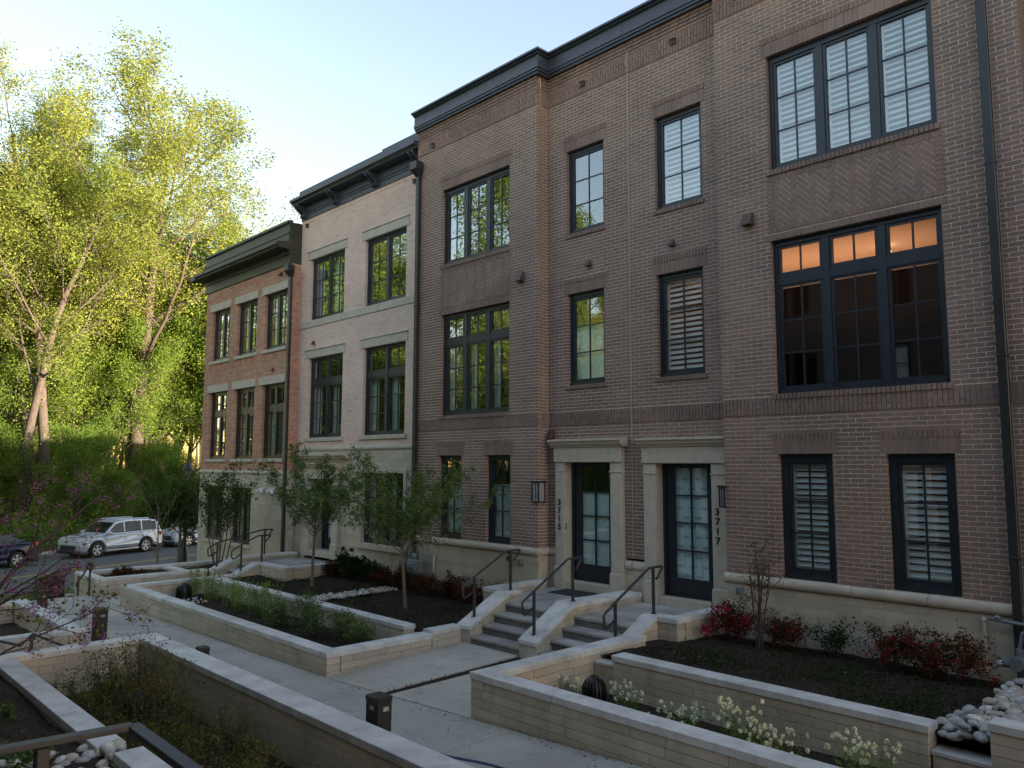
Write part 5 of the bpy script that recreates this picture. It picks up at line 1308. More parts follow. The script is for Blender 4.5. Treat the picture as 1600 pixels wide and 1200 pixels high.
            dk = MB(); dk.tube([(wx, y1-s*.09, wr), (wx, y1-s*.08, wr)], wr*.62, 20); put('brake_disc', dk, 'plastic', False, 0, wh)
    return root
m = mat_plain('dark_car_glass', (0.012, 0.016, 0.018), 0.05, var=.1, spec=0.3); M['carglass2'] = m
RZ = math.atan2(RD.y, RD.x)
def on_road(s, t): p = RC+RD*s+RN*t; return (p.x, p.y, ZR)
a = math.atan2(14.476-11.912, -41.649+41.039)
car('silver suv with roof rails parked on the far side of the street', 'parked_car', (-42.05, 13.05, ZR), RZ, 'silver', 'suv')
car('silver sedan partly hidden by the street lamp and the corner of the red brick house', 'parked_car', (-44.2, 18.2, ZR), RZ, 'silver', 'sedan')
car('dark blue sedan at the left edge behind the magenta blossoms', 'parked_car', (-39.6, 6.9, ZR), RZ+math.pi*0, 'darkcar', 'sedan')

# ================================================================ PLANTS
def fastmesh(name, V, F4, mats, mi=None, smooth=False):
    me = bpy.data.meshes.new(name); V = np.asarray(V, dtype=np.float32); F4 = np.asarray(F4, dtype=np.int32)
    me.vertices.add(len(V)); me.vertices.foreach_set('co', V.ravel())
    me.loops.add(F4.size); me.loops.foreach_set('vertex_index', F4.ravel())
    me.polygons.add(len(F4)); me.polygons.foreach_set('loop_start', np.arange(0, F4.size, 4, dtype=np.int32)); me.polygons.foreach_set('loop_total', np.full(len(F4), 4, dtype=np.int32))
    for q in (mats if isinstance(mats, (list, tuple)) else [mats]): me.materials.append(M[q])
    if mi is not None: me.polygons.foreach_set('material_index', mi)
    me.update(calc_edges=True); return me
def leaves(P, size, rg, aspect=.55, upbias=.4, fold=True, sv=.35):
    """one leaf (a rhombus bent into depth along its midrib) at each point"""
    P = np.asarray(P, dtype=np.float32); n = len(P)
    nrm = rg.normal(size=(n, 3)); nrm[:, 2] = np.abs(nrm[:, 2])+upbias; nrm /= np.linalg.norm(nrm, axis=1)[:, None]
    a = rg.normal(size=(n, 3)); a -= (a*nrm).sum(1)[:, None]*nrm; a /= np.linalg.norm(a, axis=1)[:, None]; b = np.cross(nrm, a)
    s = size*(1+sv*rg.uniform(-1, 1, size=(n, 1)))
    v0 = P-a*s*.5; v2 = P+a*s*.5-nrm*s*.12; k = nrm*s*.08
    v1 = P+b*s*aspect*.5+k+a*s*.05; v3 = P-b*s*aspect*.5+k+a*s*.05
    V = np.stack([v0, v1, v2, v3], 1).reshape(-1, 3); F = np.arange(4*n).reshape(n, 4)
    return V, F
def grow(rg, base, d, L, r, lvl, maxl, out, tips, cfg):
    nseg = max(3, int(L/cfg['seg'][min(lvl, len(cfg['seg'])-1)])); p = np.array(base, float); d = np.array(d, float); pts = [p.copy()]; rad = [r]; dirs = []
    for i in range(nseg):
        d = d+rg.normal(size=3)*cfg['wob'][lvl]+np.array([0, 0, cfg['up'][lvl]]); d /= np.linalg.norm(d)
        p = p+d*L/nseg; pts.append(p.copy()); dirs.append(d.copy()); rad.append(r*(1-cfg['taper'][lvl]*(i+1)/nseg))
    out.append((pts, rad, lvl))
    if lvl >= maxl-cfg.get('leaf_from', 1):
        for i in range(1, len(pts)): tips.append((pts[i], lvl, L))
    if lvl < maxl:
        nc = cfg['n'][lvl]; t0 = cfg['t0'][lvl]
        for c in range(nc):
            t = t0+(1-t0)*((c+rg.uniform(.2, .8))/nc); i = min(nseg-1, int(t*nseg)); f = t*nseg-i
            q = pts[i]+(pts[i+1]-pts[i])*f; dd = dirs[i]; an = math.radians(cfg['ang'][lvl]+rg.normal()*cfg.get('av', 9))
            az = c*2.399+rg.uniform(-.5, .5); u = np.cross(dd, [0.13, 0.21, .97]); u /= np.linalg.norm(u); v = np.cross(dd, u)
            nd = dd*math.cos(an)+(u*math.cos(az)+v*math.sin(az))*math.sin(an)
            rl = L*cfg['ratio'][lvl]*(1-cfg.get('fall', .45)*(t-t0)/(1-t0+1e-6))*rg.uniform(.75, 1.2)
            grow(rg, q, nd, rl, max(rad[i]*cfg['rr'][lvl], cfg.get('rmin', .012)), lvl+1, maxl, out, tips, cfg)
def branches_mesh(name, out, mat, sides=(10, 7, 5, 4, 3), skip=9):
    b = MB()
    for pts, rad, lvl in out:
        if lvl <= skip: b.tube(pts, rad, sides[min(lvl, len(sides)-1)], caps=False)
    return b.mesh(name, mat, True)
def leaf_points(rg, tips, n, spread):
    idx = rg.integers(0, len(tips), n); P = np.array([tips[i][0] for i in idx]); return P+rg.normal(size=(n, 3))*spread
BIG = dict(seg=[2.2, 1.4, .9, .6], wob=[.035, .10, .16, .2], up=[.03, .07, .05, .02], taper=[.75, .8, .85, .9], n=[17, 8, 5], t0=[.30, .25, .2], ang=[48, 42, 45], ratio=[.36, .42, .45], rr=[.42, .5, .5], rmin=.022, fall=.5, leaf_from=1)
def big_tree_data(seed, H, r, nleaf, lsize, leaf, cfg=BIG, lean=(0, 0), extra=None, spread=.42, levels=3):
    rg = np.random.default_rng(seed); out = []; tips = []
    c = dict(cfg); c.update(extra or {})
    d = np.array([lean[0], lean[1], 1.0]); d /= np.linalg.norm(d)
    grow(rg, (0, 0, -.6), d, H, r, 0, levels, out, tips, c)
    pts, rad, _ = out[0]; rad[0] *= 1.35
    P = leaf_points(rg, tips, nleaf, spread)
    V, F = leaves(P, lsize, rg)
    return branches_mesh('trunk', out, 'bark'), fastmesh('crown', V, F, leaf)
def plant_tree(data, name, label, x, y, z, rz=0, s=1.0, group=None, cat='tree', sz=None):
    t = thing(name, label, cat, (x, y, z), group, rz); t.scale = (s, s, sz or s)
    for nm, me in (('trunk', data[0]), ('crown', data[1])):
        o = bpy.data.objects.new(nm, me); C.objects.link(o); o.parent = t
    return t
def ray_at(px, py, dist):
    v = (r2*((px-800)/1226.2)+u2*(-(py-600)/1226.2)+fw); h = math.hypot(v.x, v.y); return v*(dist/h)
T = {}
T['tulipA'] = big_tree_data(11, 34, .46, 44000, .19, 'leaf_spring', extra=dict(n=[20, 8, 5], t0=[.36, .2, .2]))
T['tulipB'] = big_tree_data(12, 33, .48, 44000, .19, 'leaf_spring', extra=dict(n=[18, 9, 5], t0=[.26, .2, .2], ang=[40, 42, 45], ratio=[.42, .42, .45]))
T['tulipC'] = big_tree_data(13, 30, .36, 38000, .19, 'leaf_spring', extra=dict(n=[16, 8, 5], t0=[.32, .2, .2], wob=[.06, .12, .16, .2]))
T['green'] = big_tree_data(14, 22, .26, 32000, .20, 'leaf_green', extra=dict(n=[20, 8, 4], t0=[.18, .2, .2], ratio=[.40, .42, .45]))
UND = dict(n=[16, 8, 4], t0=[.12, .15, .2], ratio=[.50, .45, .45], ang=[58, 48, 45], up=[.02, .03, .03, .02], wob=[.07, .12, .16, .2])
T['underA'] = big_tree_data(15, 10, .12, 20000, .16, 'leaf_under', extra=UND, spread=.32)
T['underB'] = big_tree_data(16, 8, .10, 16000, .15, 'leaf_under', extra=dict(UND, n=[14, 8, 4]), spread=.32)
def floor_z(x, y):
    t = (Vector((x, y, 0))-RC).dot(RN); return ZR+.13+min(2.2, .09*max(0, t-6.56))
GT = 'tall trees of the wood beyond the street'
def at_px(px, dist):
    v = ray_at(px, 723, dist); return v.x, v.y
specials = [
 ('tulipA', 72, 59, .74, 2.2, 'thick straight trunked tree at the far left, right of a leaning pair of trunks'),
 ('tulipC', 36, 57, .78, .6, 'leaning dark trunked tree, leftmost of the thick trunks across the street'),
 ('tulipC', 50, 60, .74, 3.9, 'slimmer trunk standing close between the two thick trunks at the left'),
 ('tulipB', 206, 62, .93, 5.1, 'tallest tree of the wood, its pale trunk rising behind the silver suv'),
 ('tulipC', 262, 66, .74, 1.4, 'crooked tree with a leaning lower trunk just left of the street lamp'),
 ('tulipA', -30, 62, .72, 4.4, 'tall sunlit tree cut off by the left edge of the picture'),
 ('tulipB', 120, 70, .72, 2.9, 'tall sunlit tree rising behind the silver suv bonnet, between the big trunks'),
 ('tulipA', 150, 76, .70, .3, 'thin topped tall tree set back between the two largest crowns'),
 ('tulipC', 330, 74, .60, 2.0, 'lower sunlit tree showing over the cornice of the red brick house'),
 ('tulipB', 385, 80, .55, 3.3, 'farthest right sunlit crown, just above the red house roof line'),
 ('tulipA', 250, 84, .85, 1.1, 'slender tree set deep in the wood behind the tallest tree'),
 ('tulipC', 10, 74, .78, 5.6, 'tall pale crown at the upper left corner behind the leaning trunks'),
]
for k, px, dist, s, rz, lab in specials:
    x, y = at_px(px, dist); plant_tree(T[k], 'tall_tree', lab, x, y, floor_z(x, y), rz, s*(1.22 if px == 206 else 1.08), GT, sz=s*(.93 if px == 206 else 1))
rr = random.Random(21)
for i in range(26):      # deeper rows of the wood, told apart by nothing
    px = -160+i*24+rr.uniform(-9, 9); dist = rr.uniform(80, 125); x, y = at_px(px, dist)
    plant_tree(T[rr.choice(['tulipA', 'tulipB', 'tulipC', 'green', 'green'])], 'tall_tree', 'tall spring green tree deep in the wood behind the front trunks', x, y, floor_z(x, y), rr.uniform(0, 6.28), rr.uniform(.62, .8) if px < 230 else rr.uniform(.45, .6), 'deeper trees of the wood')
for i in range(20):
    px = -120+i*28+rr.uniform(-10, 10); dist = rr.uniform(60, 74); x, y = at_px(px, dist)
    plant_tree(T['green'], 'leafy_tree', 'middle sized leafy green tree among the trunks of the wood', x, y, floor_z(x, y), rr.uniform(0, 6.28), rr.uniform(.55, .9), 'middle sized trees of the wood')
for i in range(30):
    px = -120+i*18+rr.uniform(-8, 8); dist = rr.uniform(50.5, 60); x, y = at_px(px, dist)
    if 20 < px < 95 or 190 < px < 222: x, y = at_px(px, rr.uniform(66, 72))
    plant_tree(T[rr.choice(['underA', 'underB'])], 'understorey_tree', 'low bright green understorey tree beyond the parked cars', x, y, floor_z(x, y)-.3, rr.uniform(0, 6.28), rr.uniform(.3, .72), 'understorey trees beyond the cars')
for i in range(44):
    s = -9-rr.uniform(0, 66); t = rr.uniform(8, 30); p = RC+RD*s+RN*t
    plant_tree(T[rr.choice(['underA', 'underB', 'green'])], 'woodland_tree', 'woodland tree left of the picture, mirrored in the upper windows', p.x, p.y, floor_z(p.x, p.y)-.3, rr.uniform(0, 6.28), rr.uniform(.75, 1.2)*(.6 if i % 3 == 0 else 1), 'mirrored trees left of the picture')
# the wood goes on to the left of the picture, where the windows mirror it
for i in range(64):
    s = -7-rr.uniform(0, 72); t = rr.uniform(9, 46); p = RC+RD*s+RN*t
    k = rr.choice(['tulipA', 'tulipB', 'tulipC', 'green', 'green', 'underA'])
    plant_tree(T[k], 'woodland_tree', 'woodland tree left of the picture, mirrored in the upper windows', p.x, p.y, floor_z(p.x, p.y), rr.uniform(0, 6.28), rr.uniform(.46, .62), 'mirrored trees left of the picture')
# undergrowth along the foot of the wood
rg = np.random.default_rng(5); n = 60000; s = rg.uniform(-60, 70, n); t = 7.0+rg.gamma(1.6, 3.2, n)
hh = np.clip(rg.beta(1.2, 2.6, n)*(1.2+.9*np.sin(s*.55)*np.sin(s*.23+1)+.6*np.sin(s*1.3)), 0, 2.4)
P = np.stack([RC.x+RD.x*s+RN.x*t, RC.y+RD.y*s+RN.y*t, ZR+.15+np.minimum(2.2, .09*np.maximum(0, t-6.56))+hh], 1)
V, F = leaves(P, .17, rg); o = link('undergrowth', fastmesh('undergrowth', V, F, 'leaf_under')); tag(o, 'low green undergrowth along the foot of the wood', 'undergrowth', kind='stuff')

# ---- small trees and shrubs of the courtyard
def local_tree(name, label, x, y, z, H, r, cfg, nleaf, lsize, leaf, bark='bark_thin', seed=1, lv=3, spread=.06, cat='small tree', stems=1, group=None, flower=None, fs=.03, nf=0, trunk=True, aspect=.6, minlvl=0):
    rg = np.random.default_rng(seed); root = thing(name, label, cat, (x, y, z), group); out = []; tips = []
    for k in range(stems):
        if stems == 1: d = (rg.normal()*.02, rg.normal()*.02, 1)
        else: a = k*2.4+rg.uniform(0, 1); q = cfg.get('splay', .2)*rg.uniform(.5, 1.2); d = (q*math.cos(a), q*math.sin(a), 1)
        off = (0, 0) if stems == 1 else (cfg.get('off', .08)*math.cos(k*2.4), cfg.get('off', .08)*math.sin(k*2.4))
        d = np.array(d); d /= np.linalg.norm(d)
        grow(rg, (x+off[0], y+off[1], z-.05), d, H*rg.uniform(.85, 1.1), r, 0, lv, out, tips, cfg)
    me = branches_mesh('trunk', out, bark, (8, 6, 4, 3, 3)); link('trunk' if stems == 1 else 'stems', me, root)
    if nleaf:
        tt = [q for q in tips if q[1] >= minlvl]
        V, F = leaves(leaf_points(rg, tt, nleaf, spread), lsize, rg, aspect); link('crown', fastmesh('crown', V, F, leaf), root)
    if nf:
        V, F = leaves(leaf_points(rg, tips, nf, spread), fs, rg, .8); link('blossoms', fastmesh('blossoms', V, F, flower), root)
    return root
VASE = dict(seg=[.3, .16, .12, .08], wob=[.02, .07, .13, .18], up=[.02, .045, .02, 0], taper=[.45, .75, .8, .8], n=[16, 8, 5], t0=[.47, .12, .12], ang=[52, 38, 42], ratio=[.78, .40, .40], rr=[.45, .5, .6], rmin=.003, fall=.35, leaf_from=1, av=10)
FAN = dict(seg=[.25, .14, .10, .08], wob=[.02, .05, .12, .18], up=[.02, .012, .03, 0], taper=[.5, .75, .8, .8], n=[16, 12, 4], t0=[.66, .10, .15], ang=[40, 40, 42], ratio=[1.22, .20, .45], rr=[.42, .45, .6], rmin=.0028, fall=.30, leaf_from=1, av=11)
local_tree('small_tree', 'small vase shaped green tree before the 3713 door, left one of the two', -15.79, 9.07, -2.72, 1.62, .042, FAN, 7500, .056, 'leaf_bed', seed=31, spread=.035)
local_tree('small_tree', 'small vase shaped green tree before the gas meter, right one of the two', -12.40, 9.12, -2.72, 1.60, .040, dict(FAN, n=[18, 12, 4], ang=[48, 40, 42], ratio=[1.30, .20, .45]), 8500, .056, 'leaf_bed', seed=47, spread=.035)
MULTI = dict(seg=[.3, .2, .12, .1], wob=[.05, .1, .15, .2], up=[.03, .04, .02, 0], taper=[.6, .75, .8, .8], n=[8, 5, 3], t0=[.35, .2, .2], ang=[32, 38, 40], ratio=[.42, .42, .4], rr=[.5, .5, .6], rmin=.003, fall=.4, leaf_from=1, splay=.35, off=.12)
local_tree('multi_stem_tree', 'multi stemmed leafy tree in the street end planter before the red house', -20.95, 9.2, -2.80, 2.2, .022, MULTI, 3400, .07, 'leaf_mid', seed=33, stems=6, spread=.07)
local_tree('bare_young_tree', 'thin nearly bare young tree in the street end planter before the silver suv', -22.6, 8.2, -3.6, 2.7, .028, dict(VASE, n=[9, 4, 2], ang=[38, 35, 40], t0=[.35, .2, .2]), 220, .07, 'leaf_olive', seed=34, spread=.05)
local_tree('dark_evergreen_tree', 'dark rounded shrub like tree standing around the street lamp post', -31.2, 12.1, -4.25, 2.55, .07, dict(VASE, n=[18, 8, 4], t0=[.52, .1, .1], ang=[60, 42, 42], ratio=[.62, .42, .4]), 8500, .10, 'leaf_mid', seed=35, spread=.12)
local_tree('bare_crape_tree', 'nearly bare multi stemmed small tree before the left shuttered window of 3717', -5.55, 10.0, -2.5, 1.25, .013, dict(MULTI, n=[6, 4, 2], splay=.11, off=.03), 240, .035, 'leaf_bronze', bark='bark_dark', seed=36, stems=5, spread=.02)
def bush(label, x, y, z, w, h, leaf, nleaf, ls, seed, flower=None, nf=0, fs=.03, name='azalea_bush', group=None, stems=11, cat='bush', bark='bark_dark', low=False, spread=.036):
    cfg = dict(seg=[.08, .06, .05], wob=[.14, .2, .25], up=[.06, .03, .0], taper=[.6, .7, .8], n=[5, 4], t0=[.25, .2], ang=[42, 45], ratio=[.5, .45], rr=[.6, .6], rmin=.0018, fall=.3, leaf_from=2 if low else 1, splay=w/h*.95, off=w*.12)
    rg = np.random.default_rng(seed); root = thing(name, label, cat, (x, y, z), group); out = []; tips = []
    for k in range(stems):
        a = k*2.4+rg.uniform(0, 1); q = cfg['splay']*math.sqrt((k+.5)/stems); d = np.array((q*math.cos(a), q*math.sin(a), 1)); d /= np.linalg.norm(d)
        grow(rg, (x+cfg['off']*math.cos(a)*q, y+cfg['off']*math.sin(a)*q, z-.03), d, h*rg.uniform(.7, 1.05), .006, 0, 2, out, tips, cfg)
    link('stems', branches_mesh('stems', out, bark, (4, 3, 3)), root)
    V, F = leaves(leaf_points(rg, tips, int(nleaf*1.5), spread), ls, rg, .5); link('leaves', fastmesh('leaves', V, F, leaf), root)
    if nf:
        tt = sorted(tips, key=lambda q: q[0][1]+.5*q[0][2]); tt = tt[:max(6, int(len(tt)*.6))]
        idx = rg.integers(0, len(tt), max(1, nf//12)); cs = np.array([tt[i][0] for i in idx]); P = np.repeat(cs, 12, 0)+rg.normal(size=(len(cs)*12, 3))*fs*.7
        V, F = leaves(P, fs, rg, .85, 0.1); link('blossoms', fastmesh('blossoms', V, F, flower), root)
    return root
AZ = 'azalea bushes along the foot of the brick houses'
bush('azalea with bright red blossoms at the right corner of the 3717 landing', -6.15, 10.35, -2.52, .42, .50, 'leaf_bronze', 1300, .04, 41, 'petal_rose', 950, .03, group=AZ)
bush('dark azalea with few red flowers behind the bare stemmed small tree', -5.42, 10.42, -2.52, .38, .46, 'leaf_bronze', 1300, .04, 42, 'petal_red', 170, .028, group=AZ)
bush('thin open bush with almost no flowers, between the azaleas under the brick pier', -4.75, 10.5, -2.52, .32, .46, 'leaf_dark', 420, .045, 43, group=AZ)
bush('azalea with deep red blossoms under the right shuttered window', -3.93, 10.35, -2.52, .40, .50, 'leaf_bronze', 1400, .04, 44, 'petal_red', 430, .03, group=AZ)
bush('broad dark azalea with small red blossoms, nearest the river stones', -3.25, 10.30, -2.53, .48, .52, 'leaf_bronze', 1800, .04, 45, 'petal_red', 330, .027, group=AZ)
bush('dark glossy evergreen bush, left of the row beside the 3713 landing', -16.5, 10.5, -2.70, .42, .52, 'leaf_dark', 1500, .075, 46, name='evergreen_bush')
bush('dark glossy evergreen bush, right of the pair below the pale ground floor window', -15.6, 10.5, -2.70, .36, .42, 'leaf_dark', 1200, .07, 47, name='evergreen_bush')
bush('small reddish bush at the corner of the 3713 landing', -16.95, 10.3, -2.70, .28, .36, 'leaf_bronze', 900, .045, 48, group=AZ)
for i, (x, lab) in enumerate(((-14.9, 'reddish azalea left of the gas meter beside the evergreen bushes'), (-14.2, 'reddish azalea directly below the left gas meter'), (-13.4, 'reddish azalea right of the left gas meter and its pale pipe'), (-12.6, 'dark red azalea in the middle of the row before the 3715 base wall'), (-11.9, 'azalea with one pink flower head before the 3715 base wall'), (-11.2, 'dark azalea nearest the 3715 landing wall'))):
    bush(lab, x, 10.35+.1*math.sin(i*3), -2.70, .38, .40+.04*(i % 2), 'leaf_bronze', 1200, .042, 50+i, 'petal_red', 200 if i == 4 else 90, .03, group=AZ)
# white flowering shrubs of the right planter
def flower_plant(label, x, y, z, w, h, n, seed):
    rg = np.random.default_rng(seed); root = thing('white_flowering_shrub', label, 'shrub', (x, y, z), 'white bottlebrush flowered shrubs in the right planter'); b = MB(); heads = []; lp = []
    for k in range(n):
        a = rg.uniform(0, 6.28); q = w*math.sqrt(rg.uniform(0, 1)); hh = h*rg.uniform(.45, 1.0); p0 = np.array([x+q*.25*math.cos(a), y+q*.25*math.sin(a), z-.02]); p2 = np.array([x+q*math.cos(a), y+q*.7*math.sin(a), z+hh]); p1 = (p0+p2)/2+rg.normal(size=3)*.02
        b.tube([p0, p1, p2], [.0035, .0028, .002], 4, caps=False); heads.append(p2)
        for f in (.3, .6): lp += [p0+(p2-p0)*f+rg.normal(size=3)*.015 for _ in range(3)]
    link('stems', b.mesh('stems', 'leaf_lime', True), root)
    P = np.repeat(np.array(heads), 46, 0); d = rg.normal(size=P.shape); d /= np.linalg.norm(d, axis=1)[:, None]; P = P+d*np.array([.018, .018, .024])*rg.uniform(.6, 1.05, (len(P), 1))
    V, F = leaves(P, .019, rg, .7); link('blossoms', fastmesh('blossoms', V, F, 'petal_white'), root)
    V, F = leaves(np.array(lp), .035, rg, .5); link('leaves', fastmesh('leaves', V, F, 'leaf_lime'), root)
for i, (x, y, w_, h_, n_, lab) in enumerate([(-6.55, 7.25, .24, .34, 34, 'white flower heads left of the black dome vent'), (-5.85, 7.42, .18, .34, 22, 'white flowered shrub just right of the black dome vent'),
    (-5.0, 7.35, .22, .30, 30, 'low white flowered shrub, third along the planter from the dome vent'), (-4.35, 7.45, .26, .42, 38, 'tall white flowered shrub in the middle of the planter'),
    (-3.85, 7.25, .22, .30, 28, 'loose white flowered shrub right of the tall middle one'), (-3.12, 7.35, .26, .40, 36, 'white flowered shrub farthest right, near the bottom edge of the picture'),
    (-5.45, 7.1, .12, .16, 8, 'small sparse white flowers between the first two shrubs')]):
    flower_plant(lab, x, y, -2.83, w_*1.4, h_*1.0, int(n_*1.05), 70+i)
# seedlings and shrubs of the long planter
def upright(label, x, y, z, w, h, n, leaf, ls, seed, name='upright_seedlings', group=None, nl=16, bark='leaf_lime', cat='seedlings'):
    rg = np.random.default_rng(seed); root = thing(name, label, cat, (x, y, z), group); b = MB(); lp = []
    for k in range(n):
        a = rg.uniform(0, 6.28); q = w*math.sqrt(rg.uniform(0, 1)); hh = h*rg.uniform(.6, 1.0); p0 = np.array([x+q*.9*math.cos(a), y+q*.6*math.sin(a), z-.02]); p1 = p0+np.array([rg.normal()*.03, rg.normal()*.03, hh*.5]); p2 = p0+np.array([rg.normal()*.07, rg.normal()*.07, hh])
        b.tube([p0, p1, p2], [.005, .004, .003], 4, caps=False)
        for f in np.linspace(.25, 1, nl): lp.append(p0+(p2-p0)*f+rg.normal(size=3)*.025*(1.2-.5*f))
    link('stems', b.mesh('stems', bark, True), root); V, F = leaves(np.array(lp), ls, rg, .5, .1); link('leaves', fastmesh('leaves', V, F, leaf), root)
SG = 'tall thin green seedlings in the long planter'
for i, (x, lab) in enumerate([(-18.05, 'clump of tall green seedlings behind the far dome vent'), (-17.3, 'second clump of green seedlings right of the far dome vent'), (-16.35, 'thick clump of green seedlings, first of the continuous row'), (-15.75, 'clump of green seedlings in the middle of the row'), (-15.1, 'clump of green seedlings before the notch in the rear wall'), (-14.5, 'last clump of green seedlings, next to the darker bushy shrubs')]):
    upright(lab, x, 7.45, -2.99,   .26, .74, 20, 'leaf_lime', .045, 80+i, group=SG)
for i, (x, y, w_, h_, lab) in enumerate([(-13.7, 7.2, .30, .42, 'grey green bushy shrub with pale tips at the left of the shrub group'), (-13.1, 7.45, .34, .62, 'tallest bushy shrub in the middle of the long planter'), (-12.5, 7.2, .32, .50, 'bushy green shrub at the centre right of the long planter'), (-11.9, 7.5, .30, .48, 'bushy shrub against the rear wall of the long planter'), (-11.2, 7.4, .26, .42, 'thin green shrub nearest the right end of the long planter')]):
    bush(lab, x, y, -2.99, w_, h_, 'leaf_bed', 620, .042, 90+i, 'petal_white' if i == 0 else None, 120 if i == 0 else 0, .015, name='planter_shrub', cat='shrub')
bush('low rust coloured shrub in the street end planter', -21.2, 7.0, -2.86, .62, .26, 'leaf_bronze', 2600, .05, 97, name='rust_shrub', stems=14)
# near planter: olive shrubs and tangled twigs
OL = 'olive green twiggy shrubs of the near planter'
for i, (x, y, w_, h_, n_, lab) in enumerate([(-10.05, 3.35, .36, .74, 40, 'tall olive shrub against the end wall, left of the dome vent'), (-9.35, 3.4, .34, .66, 34, 'olive shrub on the right of the half hidden dome vent'), (-9.9, 2.85, .3, .5, 26, 'lower olive shrub in front of the dome vent'),
     (-8.8, 3.2, .40, .46, 34, 'twiggy olive shrub in the middle distance of the near planter'), (-8.1, 3.5, .36, .42, 30, 'twiggy olive shrub beside the long wall, middle of the near planter'), (-7.9, 2.9, .40, .44, 34, 'broad tangled shrub behind the bend of the near handrail'),
     (-7.1, 3.3, .40, .42, 32, 'tangled olive shrub right of the bend of the near handrail'), (-6.5, 2.95, .36, .40, 28, 'olive shrub at the bottom edge above the near handrail'), (-5.9, 3.35, .34, .36, 24, 'sparse twigs at the bottom edge near the bollard'), (-5.1, 3.2, .3, .34, 18, 'few dry twigs at the lower right end of the near planter')]):
    cfg = dict(seg=[.1, .07, .05], wob=[.08, .15, .2], up=[.05, .04, .0], taper=[.6, .7, .8], n=[6, 4], t0=[.2, .2], ang=[32, 40], ratio=[.45, .45], rr=[.6, .6], rmin=.0016, fall=.3, leaf_from=1, splay=w_/h_*.8, off=w_*.5)
    local_tree('olive_shrub', lab, x, y, -2.93, h_, .006, cfg, 1500 if i < 3 else 1000, .034, 'leaf_olive', bark='bark_dark', seed=110+i, lv=2, spread=.03, cat='shrub', stems=n_//2, group=OL, aspect=.45)
# creeping ground cover, as nobody could count it
def cover(name, label, n, fx, ls, leaf, seed, hs=.05):
    rg = np.random.default_rng(seed); P = fx(rg, n); V, F = leaves(P, ls, rg, .35, .3); o = link(name, fastmesh(name, V, F, leaf)); tag(o, label, 'ground cover', kind='stuff')
def patchy(x0, x1, y0, y1, zf, h, k=40, s=.22):
    def f(rg, n):
        c = np.stack([rg.uniform(x0, x1, k), rg.uniform(y0, y1, k)], 1); i = rg.integers(0, k, n); xy = c[i]+rg.normal(size=(n, 2))*s
        xy[:, 0] = np.clip(xy[:, 0], x0, x1); xy[:, 1] = np.clip(xy[:, 1], y0, y1); return np.stack([xy[:, 0], xy[:, 1], zf(xy[:, 0], xy[:, 1])+np.abs(rg.normal(size=n))*h], 1)
    return f
cover('ground_cover', 'sparse creeping green tufts in the dark lawn at the right', 3800, patchy(-6.5, -2.4, 8.1, 10.6, lambda x, y: -2.42-.045*(y-8), .025, 90, .17), .045, 'leaf_dark', 1)
cover('ground_cover', 'sparse green tufts in the dark lawn at the left', 3000, patchy(-18.2, -10.3, 8.2, 10.4, lambda x, y: -2.72+0*x, .03, 110, .2), .05, 'leaf_dark', 2)
cover('ground_cover', 'low twiggy green growth covering the near planter soil', 9000, patchy(-11.2, -4.6, 2.5, 3.9, lambda x, y: -2.91+0*x, .10, 70, .22), .04, 'leaf_olive', 3)
cover('ground_cover', 'dark green tufts in the soil at the lower left corner', 3500, patchy(-11.2, -7.2, .6, 2.0, lambda x, y: -2.46+0*x, .04, 24, .14), .06, 'leaf_bed', 4)
cover('grass_tufts', 'short grass on the slope beyond the path', 9000, patchy(-29, -22.6, -2, 14, lambda x, y: -3.6+(x+22.4)*.1, .05, 300, .5), .12, 'leaf_bed', 6)
rg = np.random.default_rng(9); n = 26000
PX = []
for (x0, x1, y0, y1, z, m_) in ((-6.6, -2.1, 8.05, 10.75, None, 9000), (-18.2, -10.2, 8.1, 10.7, -2.71, 9000), (-6.6, 0, 6.25, 7.8, -2.825, 4500), (-18.3, -10.2, 6.25, 7.85, -2.98, 5000), (-11.3, -4.5, 2.5, 3.9, -2.92, 5000), (-11.5, -6.5, .3, 2.2, -2.465, 3500)):
    x = rg.uniform(x0, x1, m_); y = rg.uniform(y0, y1, m_); zz = (-2.42-.045*(y-8) if z is None else np.full(m_, z))+rg.uniform(-.015, .02, m_); PX.append(np.stack([x, y, zz], 1))
V, F = leaves(np.concatenate(PX), .032, rg, .3, .8, sv=.6); o = link('mulch_chips', fastmesh('mulch_chips', V, F, 'chips' if 'chips' in M else 'mulch')); tag(o, 'dark shredded mulch chips over the beds', 'mulch', kind='stuff')
b = MB(); rr = random.Random(4)
for i in range(26):
    y = 6.1+i*.09; x = -8.57+rr.uniform(-.07, .07); b.tube([(x, y, -2.92), (x+rr.uniform(-.02, .02), y, -2.92+rr.uniform(.03, .09))], .006, 4)
tag(obj('cut_stubs', b, 'bark_dark'), 'cut dark stubs in the thin planting strip between the entry walks', 'plant stubs')

rg = np.random.default_rng(12); n_ = 420; x = rg.uniform(-20.5, -4, n_); y = np.where(rg.uniform(size=n_) < .6, 6.0-np.abs(rg.normal(size=n_))*.12, rg.uniform(4.3, 6.0, n_)); z = np.interp(x, [q[0] for q in ZP], [q[1] for q in ZP])+.006
V, F = leaves(np.stack([x, y, z], 1), .028, rg, .5, 4.0); o = link('leaf_litter', fastmesh('leaf_litter', V, F, 'chips')); tag(o, 'small dry leaves and grit blown along the path', 'leaf litter', kind='stuff')
